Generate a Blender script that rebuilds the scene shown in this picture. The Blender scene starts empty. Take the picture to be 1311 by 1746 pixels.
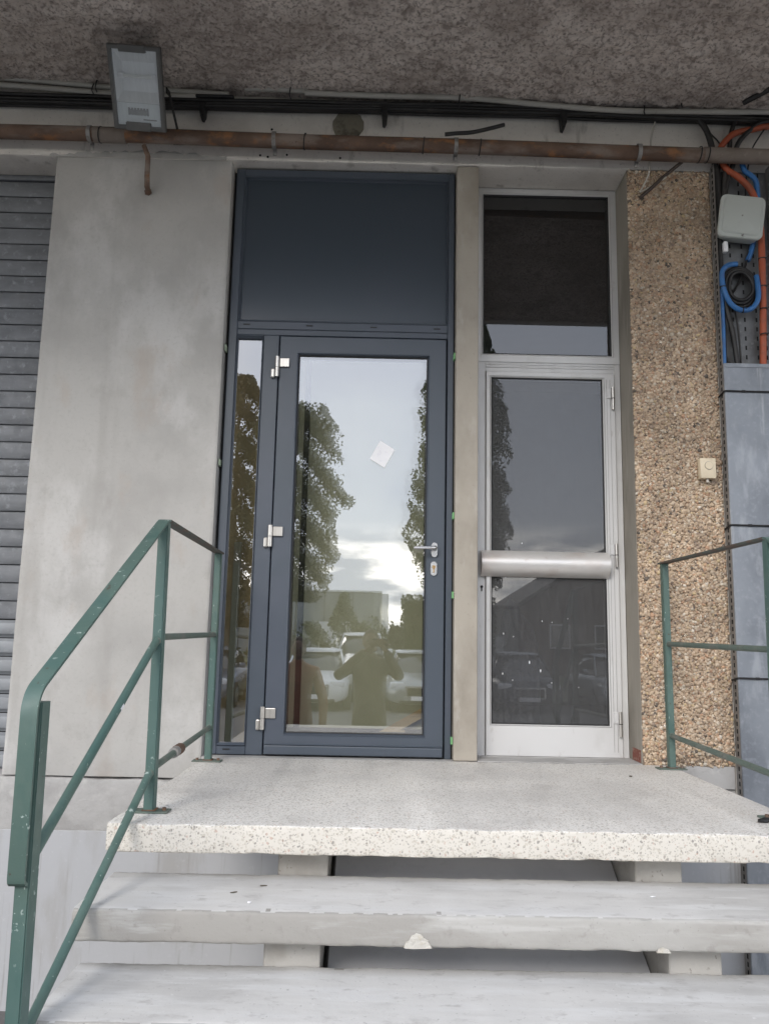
import bpy, bmesh, math, random
import numpy as np
from mathutils import Vector, Matrix

random.seed(7)
RNG = np.random.default_rng(7)
sc = bpy.context.scene
COL = sc.collection

# ------------------------------------------------------------------ camera
cam = bpy.data.cameras.new('camera')
cam.sensor_fit = 'VERTICAL'
cam.sensor_height = 36.0
cam.lens = 28.909
cam.clip_start = 0.05
cam.clip_end = 2000
co = bpy.data.objects.new('camera', cam)
COL.objects.link(co)
r = Vector((0.99974777, -0.00965584, 0.02027692))
f = Vector((0.00635819, 0.9876085, 0.15680887))
u = Vector((-0.02153978, -0.1566404, 0.98742079))
m = Matrix.Identity(4)
for i in range(3):
    m[i][0] = r[i]; m[i][1] = u[i]; m[i][2] = -f[i]
m[0][3], m[1][3], m[2][3] = -0.03457729, -3.9900987, 0.54218957
co.matrix_world = m
sc.camera = co

# ------------------------------------------------------------------ world: overcast sky, brighter breaks near the horizon
w = bpy.data.worlds.new("World")
sc.world = w
w.use_nodes = True
nt = w.node_tree
for n in list(nt.nodes): nt.nodes.remove(n)
def wn(t, **k):
    n = nt.nodes.new(t)
    for a, b in k.items(): setattr(n, a, b)
    return n
out = wn('ShaderNodeOutputWorld'); bg = wn('ShaderNodeBackground'); bg.inputs[1].default_value = 0.1
sky = wn('ShaderNodeTexSky', sky_type='NISHITA', sun_disc=False)
sky.sun_elevation = math.radians(32); sky.sun_rotation = math.radians(200)
tc = wn('ShaderNodeTexCoord'); sep = wn('ShaderNodeSeparateXYZ')
nt.links.new(tc.outputs['Generated'], sep.inputs[0])
mp = wn('ShaderNodeMapping'); mp.inputs['Scale'].default_value = (2.2, 2.2, 9.0)
nt.links.new(tc.outputs['Generated'], mp.inputs[0])
nz = wn('ShaderNodeTexNoise'); nz.inputs['Scale'].default_value = 2.3; nz.inputs['Detail'].default_value = 6; nz.inputs['Roughness'].default_value = .55
nt.links.new(mp.outputs[0], nz.inputs[0])
rmp = wn('ShaderNodeValToRGB')
rmp.color_ramp.elements[0].position = .42; rmp.color_ramp.elements[0].color = (5.0, 5.3, 5.9, 1)
rmp.color_ramp.elements[1].position = .55; rmp.color_ramp.elements[1].color = (21.0, 20.0, 18.4, 1)
nt.links.new(nz.outputs[0], rmp.inputs[0])
low = wn('ShaderNodeMapRange', interpolation_type='SMOOTHSTEP')
low.inputs['From Min'].default_value = .15; low.inputs['From Max'].default_value = .09
nt.links.new(sep.outputs['Z'], low.inputs['Value'])
up = wn('ShaderNodeMapping'); up.inputs['Scale'].default_value = (1.2, 1.2, 3.0)
nt.links.new(tc.outputs['Generated'], up.inputs[0])
nz2 = wn('ShaderNodeTexNoise'); nz2.inputs['Scale'].default_value = 1.6; nz2.inputs['Detail'].default_value = 4
nt.links.new(up.outputs[0], nz2.inputs[0])
rm2 = wn('ShaderNodeValToRGB')
rm2.color_ramp.elements[0].position = .3; rm2.color_ramp.elements[0].color = (5.3, 5.75, 6.7, 1)
rm2.color_ramp.elements[1].position = .7; rm2.color_ramp.elements[1].color = (6.4, 6.7, 7.4, 1)
nt.links.new(nz2.outputs[0], rm2.inputs[0])
mx0 = wn('ShaderNodeMix', data_type='RGBA'); mx0.inputs[0].default_value = .88
nt.links.new(sky.outputs[0], mx0.inputs[6]); nt.links.new(rm2.outputs[0], mx0.inputs[7])
mx1 = wn('ShaderNodeMix', data_type='RGBA')
nt.links.new(low.outputs[0], mx1.inputs[0]); nt.links.new(mx0.outputs[2], mx1.inputs[6]); nt.links.new(rmp.outputs[0], mx1.inputs[7])
nt.links.new(mx1.outputs[2], bg.inputs[0]); nt.links.new(bg.outputs[0], out.inputs[0])

sun = bpy.data.lights.new('sun', 'SUN'); sun.energy = 0.7; sun.angle = math.radians(22); sun.color = (1, .95, .88)
so = bpy.data.objects.new('sun', sun); COL.objects.link(so)
so.rotation_euler = Vector((0.29, 0.80, -0.53)).to_track_quat('-Z', 'Y').to_euler()

sc.view_settings.view_transform = 'Standard'
sc.view_settings.look = 'None'
sc.view_settings.gamma = 1
sc.view_settings.use_curve_mapping = False
sc.view_settings.exposure = 1.45
sc.cycles.max_bounces = 8
sc.cycles.transparent_max_bounces = 12
sc.cycles.caustics_reflective = False
sc.cycles.caustics_refractive = False
sc.cycles.use_denoising = True

# ------------------------------------------------------------------ materials
def NM(name):
    mt = bpy.data.materials.new(name); mt.use_nodes = True
    t = mt.node_tree
    for n in list(t.nodes): t.nodes.remove(n)
    return mt, t
def M(name, col, rough=.7, var=(), bump=(), metal=0.0, spec=.5, rvar=None, attr=None):
    """var: (scale, (sx,sy,sz), detail, colour, lo, hi, amount); bump: (scale, (sx,sy,sz), detail, strength, dist)"""
    mt, t = NM(name)
    N = t.nodes.new; L = t.links.new
    o = N('ShaderNodeOutputMaterial'); b = N('ShaderNodeBsdfPrincipled'); L(b.outputs[0], o.inputs[0])
    b.inputs['Metallic'].default_value = metal; b.inputs['Roughness'].default_value = rough
    b.inputs['Specular IOR Level'].default_value = spec
    tcn = N('ShaderNodeTexCoord'); oi = N('ShaderNodeObjectInfo')
    ad = N('ShaderNodeVectorMath'); ad.operation = 'MULTIPLY_ADD'
    cmb = N('ShaderNodeCombineXYZ')
    for q in range(3): L(oi.outputs['Random'], cmb.inputs[q])
    ad.inputs[1].default_value = (7.3, 3.1, 5.7)
    L(cmb.outputs[0], ad.inputs[0]); L(tcn.outputs['Object'], ad.inputs[2])
    def noise(scale, st, det):
        mpn = N('ShaderNodeMapping'); mpn.inputs['Scale'].default_value = st
        L(ad.outputs[0], mpn.inputs[0])
        n = N('ShaderNodeTexNoise'); n.inputs['Scale'].default_value = scale; n.inputs['Detail'].default_value = det
        n.inputs['Roughness'].default_value = .6
        L(mpn.outputs[0], n.inputs[0]); return n.outputs[0]
    rgb = N('ShaderNodeRGB'); rgb.outputs[0].default_value = (*col, 1); cur = rgb.outputs[0]
    if attr:
        an = N('ShaderNodeAttribute'); an.attribute_name = attr; cur = an.outputs['Color']
    for (s, st, d, c2, lo, hi, am) in var:
        mr = N('ShaderNodeMapRange'); mr.interpolation_type = 'SMOOTHSTEP'
        mr.inputs['From Min'].default_value = lo; mr.inputs['From Max'].default_value = hi; mr.inputs['To Max'].default_value = am
        L(noise(s, st, d), mr.inputs['Value'])
        mx = N('ShaderNodeMix'); mx.data_type = 'RGBA'; mx.inputs[7].default_value = (*c2, 1)
        L(mr.outputs[0], mx.inputs[0]); L(cur, mx.inputs[6]); cur = mx.outputs[2]
    L(cur, b.inputs['Base Color'])
    prev = None
    for (s, st, d, strg, dist) in bump:
        bn = N('ShaderNodeBump'); bn.inputs['Strength'].default_value = strg; bn.inputs['Distance'].default_value = dist
        L(noise(s, st, d), bn.inputs['Height'])
        if prev: L(prev, bn.inputs['Normal'])
        prev = bn.outputs[0]
    if prev: L(prev, b.inputs['Normal'])
    if rvar:
        mr = N('ShaderNodeMapRange'); mr.inputs['From Min'].default_value = .35; mr.inputs['From Max'].default_value = .65
        mr.inputs['To Min'].default_value = rvar[1]; mr.inputs['To Max'].default_value = rvar[2]
        L(noise(rvar[0], (1, 1, 1), 3), mr.inputs['Value']); L(mr.outputs[0], b.inputs['Roughness'])
    return mt

O1 = (1, 1, 1)
MT = {}
MT['plaster'] = M('grey_render', (.435, .423, .403), .85,
    [(1.6, O1, 6, (.345, .335, .32), .42, .64, .7), (3.0, (1, 1, .6), 6, (.52, .51, .495), .48, .66, .8), (8, (1, 1, .7), 6, (.33, .315, .295), .54, .72, .45), (2.6, (1.6, 1, 1), 6, (.40, .345, .30), .58, .72, .5),
     (60, O1, 3, (.36, .35, .33), .5, .8, .5), (140, O1, 3, (.22, .21, .2), .68, .74, .6), (1.1, (3.0, 1, .25), 4, (.30, .285, .265), .58, .75, .5)],
    [(4, (1, 1, .6), 6, .5, .02), (18, (1, 1, 1), 5, .3, .006), (70, O1, 4, .3, .003)])
MT['lintel'] = M('pale_painted_concrete', (.76, .72, .67), .8,
    [(2.2, (1, 1, 1), 5, (.50, .455, .41), .46, .7, .5), (9, (1, 1, .3), 5, (.33, .30, .265), .58, .74, .7), (45, O1, 3, (.55, .52, .48), .55, .75, .5), (100, O1, 2, (.1, .09, .08), .68, .74, .7)],
    [(18, O1, 5, .25, .006)])
MT['mullion'] = M('brown_stained_concrete', (.37, .335, .285), .85,
    [(2.2, (1, 1, .6), 6, (.22, .195, .16), .44, .68, .85), (12, (1, 1, .35), 5, (.46, .43, .39), .55, .75, .6), (50, O1, 3, (.25, .22, .19), .6, .8, .6)],
    [(30, O1, 4, .3, .004)])
MT['reveal'] = M('weathered_reveal_concrete', (.30, .275, .235), .9,
    [(3, (1, 1, .4), 6, (.20, .18, .15), .45, .65, .8), (25, (2, 2, .15), 4, (.38, .36, .32), .55, .75, .6)],
    [(25, (2, 2, .3), 4, .35, .006)])
MT['plinth'] = M('blue_grey_painted_plinth', (.445, .45, .465), .75,
    [(3, (1.5, 1, .4), 6, (.36, .35, .34), .48, .66, .8), (12, (3, 1, .12), 4, (.30, .29, .28), .58, .72, .7), (40, O1, 3, (.54, .545, .56), .6, .8, .5)],
    [(14, O1, 5, .3, .006)])
MT['plinth_top'] = M('rough_bare_concrete', (.43, .42, .41), .9,
    [(5, O1, 6, (.33, .32, .31), .45, .65, .8), (16, O1, 5, (.50, .49, .47), .55, .72, .7)], [(14, O1, 6, .6, .015)])
MT['soffit'] = M('roughcast_soffit', (.70, .62, .565), .95,
    [(2.0, O1, 5, (.40, .34, .305), .42, .62, .8), (.8, (1, 2, 1), 5, (.46, .39, .34), .45, .62, .7), (38, O1, 5, (.66, .60, .55), .50, .70, .7), (62, O1, 5, (.15, .125, .11), .47, .66, .75), (26, O1, 5, (.22, .18, .16), .50, .70, .6), (14, O1, 5, (.26, .215, .19), .52, .70, .7), (5, O1, 5, (.58, .51, .46), .56, .75, .6)],
    [(80, O1, 4, .6, .01)])
MT['concrete'] = M('pale_tread_concrete', (.605, .594, .575), .8,
    [(2.2, (.6, 1.2, 1), 6, (.47, .46, .445), .42, .62, .8), (7, (.35, 2, 1), 6, (.64, .635, .625), .48, .66, .8), (5, (.5, 1.6, 1.6), 6, (.42, .41, .395), .58, .72, .5), (26, (.6, 1, 1), 5, (.40, .385, .37), .56, .72, .6), (90, O1, 3, (.33, .32, .30), .64, .74, .7), (210, O1, 2, (.22, .21, .2), .70, .76, .7), (55, O1, 3, (.72, .715, .70), .66, .74, .5)],
    [(35, O1, 5, .22, .004), (6, (.5, 2, 2), 4, .2, .01)])
MT['tread_face'] = M('darker_tread_face', (.40, .388, .365), .85,
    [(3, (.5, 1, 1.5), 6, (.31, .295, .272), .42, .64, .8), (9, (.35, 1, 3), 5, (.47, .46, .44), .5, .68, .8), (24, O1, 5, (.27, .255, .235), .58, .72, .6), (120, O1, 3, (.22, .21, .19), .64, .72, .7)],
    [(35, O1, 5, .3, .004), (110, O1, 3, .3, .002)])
MT['waist'] = M('grey_waist_slab', (.80, .80, .82), .8, [(3, (1, 1, 1), 5, (.72, .72, .74), .45, .65, .7), (30, O1, 4, (.7, .7, .72), .55, .75, .5)], [(25, O1, 4, .2, .004)])
MT['stringer'] = M('raw_stringer_concrete', (.44, .425, .40), .85,
    [(6, O1, 6, (.33, .31, .28), .45, .65, .8), (40, O1, 3, (.2, .18, .16), .64, .72, .8)], [(25, O1, 5, .5, .008)])
MT['navy'] = M('anthracite_paint', (.060, .075, .096), .42,
    [(2.0, O1, 4, (.072, .084, .112), .4, .7, .7), (35, O1, 3, (.085, .094, .115), .66, .8, .4)], [(160, O1, 2, .05, .001)], spec=.5)
MT['navy_dark'] = M('anthracite_panel', (.040, .053, .069), .26,
    [(1.5, O1, 4, (.047, .056, .075), .4, .7, .6)])
MT['black'] = M('black_rubber', (.012, .012, .013), .6, [(8, O1, 3, (.03, .028, .026), .5, .75, .6)])
MT['black_cable'] = M('black_cable_sheath', (.016, .015, .015), .5, [(10, O1, 4, (.05, .045, .04), .5, .75, .8)])
MT['alu'] = M('weathered_aluminium', (.62, .615, .61), .5,
    [(3, (1, 1, .4), 5, (.52, .51, .495), .5, .7, .7), (22, (1, 1, .5), 4, (.42, .39, .36), .62, .78, .6), (6, O1, 4, (.68, .68, .675), .55, .75, .5)],  # white colour paints in the light on the warehouse end
    [(60, O1, 3, .05, .001)], metal=.15, rvar=(8, .42, .6))
MT['alu_bar'] = M('worn_push_plate', (.68, .66, .64), .38,
    [(2.5, (1, 1, 2.5), 4, (.56, .49, .45), .48, .7, .8), (30, (.5, 1, 1), 4, (.46, .38, .33), .6, .75, .5)], metal=.45, rvar=(6, .32, .5))
MT['steel'] = M('brushed_steel', (.56, .54, .51), .32, [(60, (1, 1, .1), 2, (.46, .44, .41), .4, .7, .6)], metal=.85)
MT['chrome'] = M('satin_chrome', (.62, .62, .63), .22, metal=.9)
MT['brass'] = M('brass_cylinder', (.5, .33, .16), .35, metal=.8)
MT['green'] = M('green_rail_paint', (.078, .126, .108), .42,
    [(4, O1, 5, (.10, .158, .138), .45, .7, .7), (14, (1, 1, .5), 4, (.05, .105, .092), .52, .72, .7), (45, O1, 3, (.40, .47, .44), .665, .70, .85), (70, (1, 1, .5), 3, (.40, .46, .43), .68, .71, .8), (28, O1, 4, (.07, .045, .03), .68, .72, .8), (2.2, O1, 5, (.06, .118, .108), .45, .6, .7)],
    [(30, O1, 4, .25, .002), (90, O1, 3, .2, .001)], rvar=(9, .36, .62))
MT['green_worn'] = M('worn_green_tube', (.105, .140, .118), .6,
    [(9, O1, 5, (.16, .165, .145), .45, .65, .8), (30, O1, 4, (.065, .085, .07), .55, .72, .7), (50, O1, 3, (.12, .075, .05), .66, .76, .6)], [(40, O1, 4, .2, .002)])
MT['green_under'] = M('rust_stained_green_bar', (.075, .085, .075), .7, [(12, O1, 4, (.10, .065, .05), .42, .62, .85)])
MT['rust'] = M('rusty_pipe', (.165, .105, .075), .85,
    [(3, (1, 1, 1), 5, (.10, .062, .045), .40, .60, .85), (16, (.6, 1, 1), 5, (.30, .14, .06), .52, .68, .8), (7, (.35, 1, 1), 5, (.25, .205, .175), .48, .66, .85), (70, O1, 3, (.06, .04, .03), .62, .76, .6)],
    [(45, O1, 4, .3, .003)])
MT['pipe_grey'] = M('grey_brown_pipe_section', (.21, .175, .15), .8, [(9, (.5, 1, 1), 5, (.13, .095, .07), .48, .68, .8), (30, O1, 4, (.30, .27, .24), .6, .75, .6)], [(40, O1, 4, .2, .003)])
MT['galv'] = M('galvanised_strap', (.30, .29, .28), .5, [(20, O1, 4, (.16, .14, .12), .5, .7, .7)], metal=.5)
MT['pvc'] = M('grey_white_conduit', (.50, .48, .44), .5, [(4, (.5, 1, 1), 4, (.36, .34, .30), .5, .7, .7), (30, O1, 3, (.25, .22, .19), .62, .78, .6)])
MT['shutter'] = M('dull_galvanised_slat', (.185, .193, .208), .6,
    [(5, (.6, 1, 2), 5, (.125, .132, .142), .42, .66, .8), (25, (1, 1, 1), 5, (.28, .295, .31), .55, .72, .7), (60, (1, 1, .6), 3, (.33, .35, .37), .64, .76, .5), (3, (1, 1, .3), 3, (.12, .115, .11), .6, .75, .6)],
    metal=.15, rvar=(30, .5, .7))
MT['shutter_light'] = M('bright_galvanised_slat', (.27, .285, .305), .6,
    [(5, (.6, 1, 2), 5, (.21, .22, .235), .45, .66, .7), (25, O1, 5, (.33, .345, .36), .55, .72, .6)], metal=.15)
MT['tray'] = M('galvanised_tray_steel', (.155, .16, .165), .5,
    [(9, O1, 5, (.10, .10, .10), .45, .66, .8), (35, O1, 4, (.23, .235, .24), .56, .72, .7)], metal=.4)
MT['cover'] = M('galvanised_cover_sheet', (.235, .255, .285), .5,
    [(2.6, (1, 1, .6), 6, (.155, .17, .195), .40, .64, .9), (7, (1.4, 1, .5), 6, (.33, .35, .38), .52, .68, .8), (40, O1, 3, (.3, .32, .35), .5, .75, .5), (5, (2.4, 1, .22), 5, (.45, .465, .48), .60, .72, .7)], metal=.3, rvar=(12, .42, .62))
MT['box_pvc'] = M('pale_junction_box_plastic', (.47, .50, .475), .5, [(6, O1, 4, (.40, .42, .40), .5, .72, .7), (50, O1, 3, (.3, .3, .28), .68, .8, .6)])
MT['bell'] = M('cream_plastic', (.66, .57, .42), .45, [(20, O1, 3, (.58, .49, .36), .5, .75, .6)])
MT['orange'] = M('orange_corrugated_tube', (.40, .085, .035), .55, [(14, O1, 5, (.26, .075, .04), .45, .68, .8), (40, O1, 3, (.36, .15, .09), .6, .75, .5)])
MT['blue'] = M('blue_corrugated_tube', (.035, .155, .40), .5, [(14, O1, 5, (.035, .10, .25), .45, .68, .8), (40, O1, 3, (.10, .21, .38), .6, .75, .5)])
MT['white_wire'] = M('dirty_white_wire', (.52, .49, .44), .5)
MT['brown_wire'] = M('brown_wire', (.055, .04, .032), .6)
MT['shim'] = M('green_plastic_shim', (.20, .46, .20), .5)
MT['shim_pale'] = M('pale_green_shim', (.33, .40, .30), .5)
MT['paper'] = M('white_paper', (.80, .80, .82), .7, [(40, O1, 3, (.70, .70, .74), .5, .7, .6)])
MT['flood_body'] = M('dark_grey_cast_housing', (.10, .10, .098), .55, [(10, O1, 4, (.14, .138, .13), .5, .7, .7)])
MT['reflector'] = M('floodlight_reflector', (.82, .83, .84), .35, metal=.35)
MT['gearplate'] = M('floodlight_gear_plate', (.58, .62, .64), .5)
MT['quartz'] = M('lamp_tube', (.75, .75, .72), .15)
MT['dark_hole'] = M('unlit_recess', (.01, .01, .01), .9)
MT['brick'] = M('red_brick_remnant', (.20, .065, .045), .9, [(40, O1, 4, (.34, .26, .21), .5, .62, .8)])
MT['patch_stone'] = M('round_mortar_patch', (.22, .20, .155), .9, [(20, O1, 5, (.10, .09, .07), .45, .65, .8)], [(30, O1, 5, .5, .006)])
MT['chip'] = M('broken_terrazzo_aggregate', (.54, .515, .47), .9, [(80, O1, 3, (.5, .46, .39), .5, .65, .8)], [(80, O1, 4, .8, .006)])
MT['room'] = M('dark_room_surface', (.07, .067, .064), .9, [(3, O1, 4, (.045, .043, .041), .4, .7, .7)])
MT['board'] = M('olive_board', (.385, .37, .27), .8, [(2, (1, 1, .4), 4, (.31, .295, .215), .45, .7, .7)])
MT['board_brown'] = M('brown_board', (.38, .30, .16), .8, [(2, (1, 1, .4), 4, (.19, .14, .07), .45, .7, .7)])
MT['wood'] = M('bare_wood', (.42, .31, .17), .8, [(6, (1, 6, 6), 4, (.27, .19, .1), .45, .65, .8)])
MT['dark_bundle'] = M('dark_blue_bundle', (.05, .058, .085), .9, [(9, O1, 4, (.03, .033, .05), .45, .7, .8)], [(9, O1, 5, .6, .04)])
MT['asphalt'] = M('asphalt', (.15, .148, .145), .9, [(.6, O1, 5, (.11, .11, .11), .4, .7, .8), (60, O1, 3, (.22, .218, .215), .6, .75, .6)], [(60, O1, 3, .3, .005)])
MT['verge'] = M('grass_verge', (.055, .075, .025), .95, [(1.5, O1, 5, (.085, .085, .04), .45, .7, .8)], [(20, O1, 4, .6, .04)])
MT['poplar'] = M('poplar_leaf', (.05, .07, .03), .6, attr='col')
MT['bark'] = M('grey_bark', (.11, .095, .075), .9, [(10, (1, 1, .2), 5, (.06, .05, .04), .45, .65, .8)], [(14, (1, 1, .2), 4, .6, .03)])
MT['ware'] = M('grey_cladding', (.25, .265, .265), .7, [(1, (1, 1, .2), 3, (.21, .22, .22), .4, .7, .6)])
MT['ware_white'] = M('white_and_lit_cladding', (.62, .63, .65), .6)
MT['barn'] = M('brown_brick_gable', (.12, .085, .07), .9, [(1.2, O1, 5, (.08, .058, .05), .45, .7, .8)])
MT['shed'] = M('pale_shed_cladding', (.30, .30, .29), .8)
MT['rooftile'] = M('dark_roof', (.09, .08, .075), .8)
MT['carglass'] = M('car_glass', (.02, .024, .026), .08, spec=.9)
MT['car_silver'] = M('silver_car_paint', (.38, .40, .41), .25, metal=.5)
MT['car_white'] = M('white_car_paint', (.66, .67, .68), .25)
MT['car_dark'] = M('dark_car_paint', (.04, .045, .055), .22)
MT['car_blue'] = M('blue_grey_car_paint', (.12, .15, .2), .25, metal=.4)
MT['tyre'] = M('tyre', (.02, .02, .02), .9)
MT['lamp'] = M('headlamp_glass', (.75, .77, .8), .15)
MT['skin'] = M('skin', (.17, .11, .08), .6)
MT['hair'] = M('brown_hair', (.04, .027, .018), .8)
MT['olive'] = M('dark_olive_jacket', (.095, .09, .07), .9, [(7, O1, 4, (.055, .052, .04), .45, .7, .7)], [(9, O1, 4, .5, .03)])
MT['orange_cloth'] = M('orange_work_jacket', (.24, .095, .06), .9, [(7, O1, 4, (.17, .07, .045), .45, .7, .7)], [(9, O1, 4, .5, .03)])
MT['jeans'] = M('dark_trousers', (.10, .10, .10), .9)
MT['shoe'] = M('shoe_leather', (.03, .025, .02), .6)
MT['interior_red'] = M('dark_red_mat', (.10, .022, .018), .9)

def terrazzo(name, worn):
    mt, t = NM(name)
    N = t.nodes.new; L = t.links.new
    o = N('ShaderNodeOutputMaterial'); b = N('ShaderNodeBsdfPrincipled'); L(b.outputs[0], o.inputs[0])
    tcn = N('ShaderNodeTexCoord')
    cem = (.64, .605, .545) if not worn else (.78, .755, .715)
    rgb = N('ShaderNodeRGB'); rgb.outputs[0].default_value = (*cem, 1); cur = rgb.outputs[0]
    nd = N('ShaderNodeTexNoise'); nd.inputs['Scale'].default_value = 45; nd.inputs['Detail'].default_value = 2
    L(tcn.outputs['Object'], nd.inputs[0])
    vm = N('ShaderNodeVectorMath'); vm.operation = 'MULTIPLY_ADD'; vm.inputs[1].default_value = (.016, .016, .016)
    L(nd.outputs['Color'], vm.inputs[0]); L(tcn.outputs['Object'], vm.inputs[2])
    for sc_, keep, thr, am in ((85, .40, .0047, .6), (125, .42, .0035, .6), (190, .45, .0025, .55)):
        v = N('ShaderNodeTexVoronoi'); v.inputs['Scale'].default_value = sc_
        L(vm.outputs[0], v.inputs[0])
        sp = N('ShaderNodeSeparateColor'); L(v.outputs['Color'], sp.inputs[0])
        # chip mask: near the cell centre and cell chosen at random
        m1 = N('ShaderNodeMapRange'); m1.inputs['From Min'].default_value = thr * sc_ * 1.0; m1.inputs['From Max'].default_value = thr * sc_ * .8
        L(v.outputs['Distance'], m1.inputs['Value'])
        m2 = N('ShaderNodeMath'); m2.operation = 'LESS_THAN'; m2.inputs[1].default_value = keep; L(sp.outputs[0], m2.inputs[0])
        m3 = N('ShaderNodeMath'); m3.operation = 'MULTIPLY'; L(m1.outputs[0], m3.inputs[0]); L(m2.outputs[0], m3.inputs[1])
        m4 = N('ShaderNodeMath'); m4.operation = 'MULTIPLY'; m4.inputs[1].default_value = am * (1.0 if worn else 1); L(m3.outputs[0], m4.inputs[0])
        cr = N('ShaderNodeValToRGB'); cr.color_ramp.interpolation = 'CONSTANT'
        el = cr.color_ramp.elements
        cols = [(0, (.47, .43, .36)), (.30, (.33, .305, .265)), (.60, (.50, .45, .38)), (.76, (.22, .19, .16)), (.90, (.45, .27, .20)), (.94, (.09, .08, .075))]
        el[0].position = 0; el[0].color = (*cols[0][1], 1)
        el[1].position = cols[1][0]; el[1].color = (*cols[1][1], 1)
        for p_, c_ in cols[2:]:
            e_ = el.new(p_); e_.color = (*c_, 1)
        L(sp.outputs[1], cr.inputs[0])
        mx = N('ShaderNodeMix'); mx.data_type = 'RGBA'
        L(m4.outputs[0], mx.inputs[0]); L(cur, mx.inputs[6]); L(cr.outputs[0], mx.inputs[7]); cur = mx.outputs[2]
    if worn:
        for s_, c_, lo, hi, am in ((2.5, (.46, .44, .42), .42, .65, .32), (9, (.62, .61, .59), .5, .7, .2), (4.5, (.38, .35, .32), .6, .75, .35)):
            n = N('ShaderNodeTexNoise'); n.inputs['Scale'].default_value = s_; n.inputs['Detail'].default_value = 6
            L(tcn.outputs['Object'], n.inputs[0])
            mr = N('ShaderNodeMapRange'); mr.inputs['From Min'].default_value = lo; mr.inputs['From Max'].default_value = hi; mr.inputs['To Max'].default_value = am
            L(n.outputs[0], mr.inputs['Value'])
            mx = N('ShaderNodeMix'); mx.data_type = 'RGBA'; mx.inputs[7].default_value = (*c_, 1)
            L(mr.outputs[0], mx.inputs[0]); L(cur, mx.inputs[6]); cur = mx.outputs[2]
    L(cur, b.inputs['Base Color']); b.inputs['Roughness'].default_value = .6
    n = N('ShaderNodeTexNoise'); n.inputs['Scale'].default_value = 120; n.inputs['Detail'].default_value = 3
    L(tcn.outputs['Object'], n.inputs[0])
    bn = N('ShaderNodeBump'); bn.inputs['Strength'].default_value = .25; bn.inputs['Distance'].default_value = .003
    L(n.outputs[0], bn.inputs['Height']); L(bn.outputs[0], b.inputs['Normal'])
    return mt
MT['terr_top'] = terrazzo('worn_terrazzo', True)
MT['terr_front'] = terrazzo('white_terrazzo', False)

def glass(name, refl, tint, dust_haze, dust_haze_col, grime=True, rough=0.0):
    mt, t = NM(name)
    N = t.nodes.new; L = t.links.new
    o = N('ShaderNodeOutputMaterial')
    tr = N('ShaderNodeBsdfTransparent'); tr.inputs[0].default_value = (*tint, 1)
    gl = N('ShaderNodeBsdfGlossy'); gl.inputs['Roughness'].default_value = rough; gl.inputs[0].default_value = (.97, .98, 1, 1)
    lw = N('ShaderNodeLayerWeight'); lw.inputs[0].default_value = .5
    pw = N('ShaderNodeMath'); pw.operation = 'POWER'; pw.inputs[1].default_value = 4; L(lw.outputs['Facing'], pw.inputs[0])
    fa = N('ShaderNodeMapRange'); fa.inputs['To Min'].default_value = refl; fa.inputs['To Max'].default_value = 1.0
    L(pw.outputs[0], fa.inputs['Value'])
    mx = N('ShaderNodeMixShader'); L(fa.outputs[0], mx.inputs[0]); L(tr.outputs[0], mx.inputs[1]); L(gl.outputs[0], mx.inputs[2])
    df = N('ShaderNodeBsdfDiffuse'); df.inputs[0].default_value = (*dust_haze_col, 1)
    tcn = N('ShaderNodeTexCoord'); mpn = N('ShaderNodeMapping'); mpn.inputs['Scale'].default_value = (14, 1, 2.2); L(tcn.outputs['Object'], mpn.inputs[0])
    n = N('ShaderNodeTexNoise'); n.inputs['Scale'].default_value = 4; n.inputs['Detail'].default_value = 7; n.inputs['Roughness'].default_value = .65; L(mpn.outputs[0], n.inputs[0])
    mr = N('ShaderNodeMapRange'); mr.inputs['From Min'].default_value = .35; mr.inputs['From Max'].default_value = .75
    mr.inputs['To Min'].default_value = dust_haze * .75; mr.inputs['To Max'].default_value = dust_haze * 1.2; L(n.outputs[0], mr.inputs['Value'])
    m2 = N('ShaderNodeMixShader'); L(mr.outputs[0], m2.inputs[0]); L(mx.outputs[0], m2.inputs[1]); L(df.outputs[0], m2.inputs[2])
    L(m2.outputs[0], o.inputs[0])
    return mt
MT['glass_new'] = glass('coated_double_glazing', .27, (.96, .97, .94), .006, (.5, .5, .5))
MT['glass_inner'] = glass('inner_pane', .09, (.96, .97, .94), .0, (.5, .5, .5))
MT['glass_old'] = glass('dusty_old_glass', .082, (.50, .50, .51), .26, (.262, .263, .266))
MT['glass_transom'] = glass('dark_transom_glass', .10, (.5, .5, .5), .05, (.26, .26, .27))
MT['glass_flood'] = glass('floodlight_glass', .16, (.95, .97, .98), .20, (.62, .67, .69))  # diffuse haze painted in to brighten the lamp glass, not dust lying on it

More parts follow.
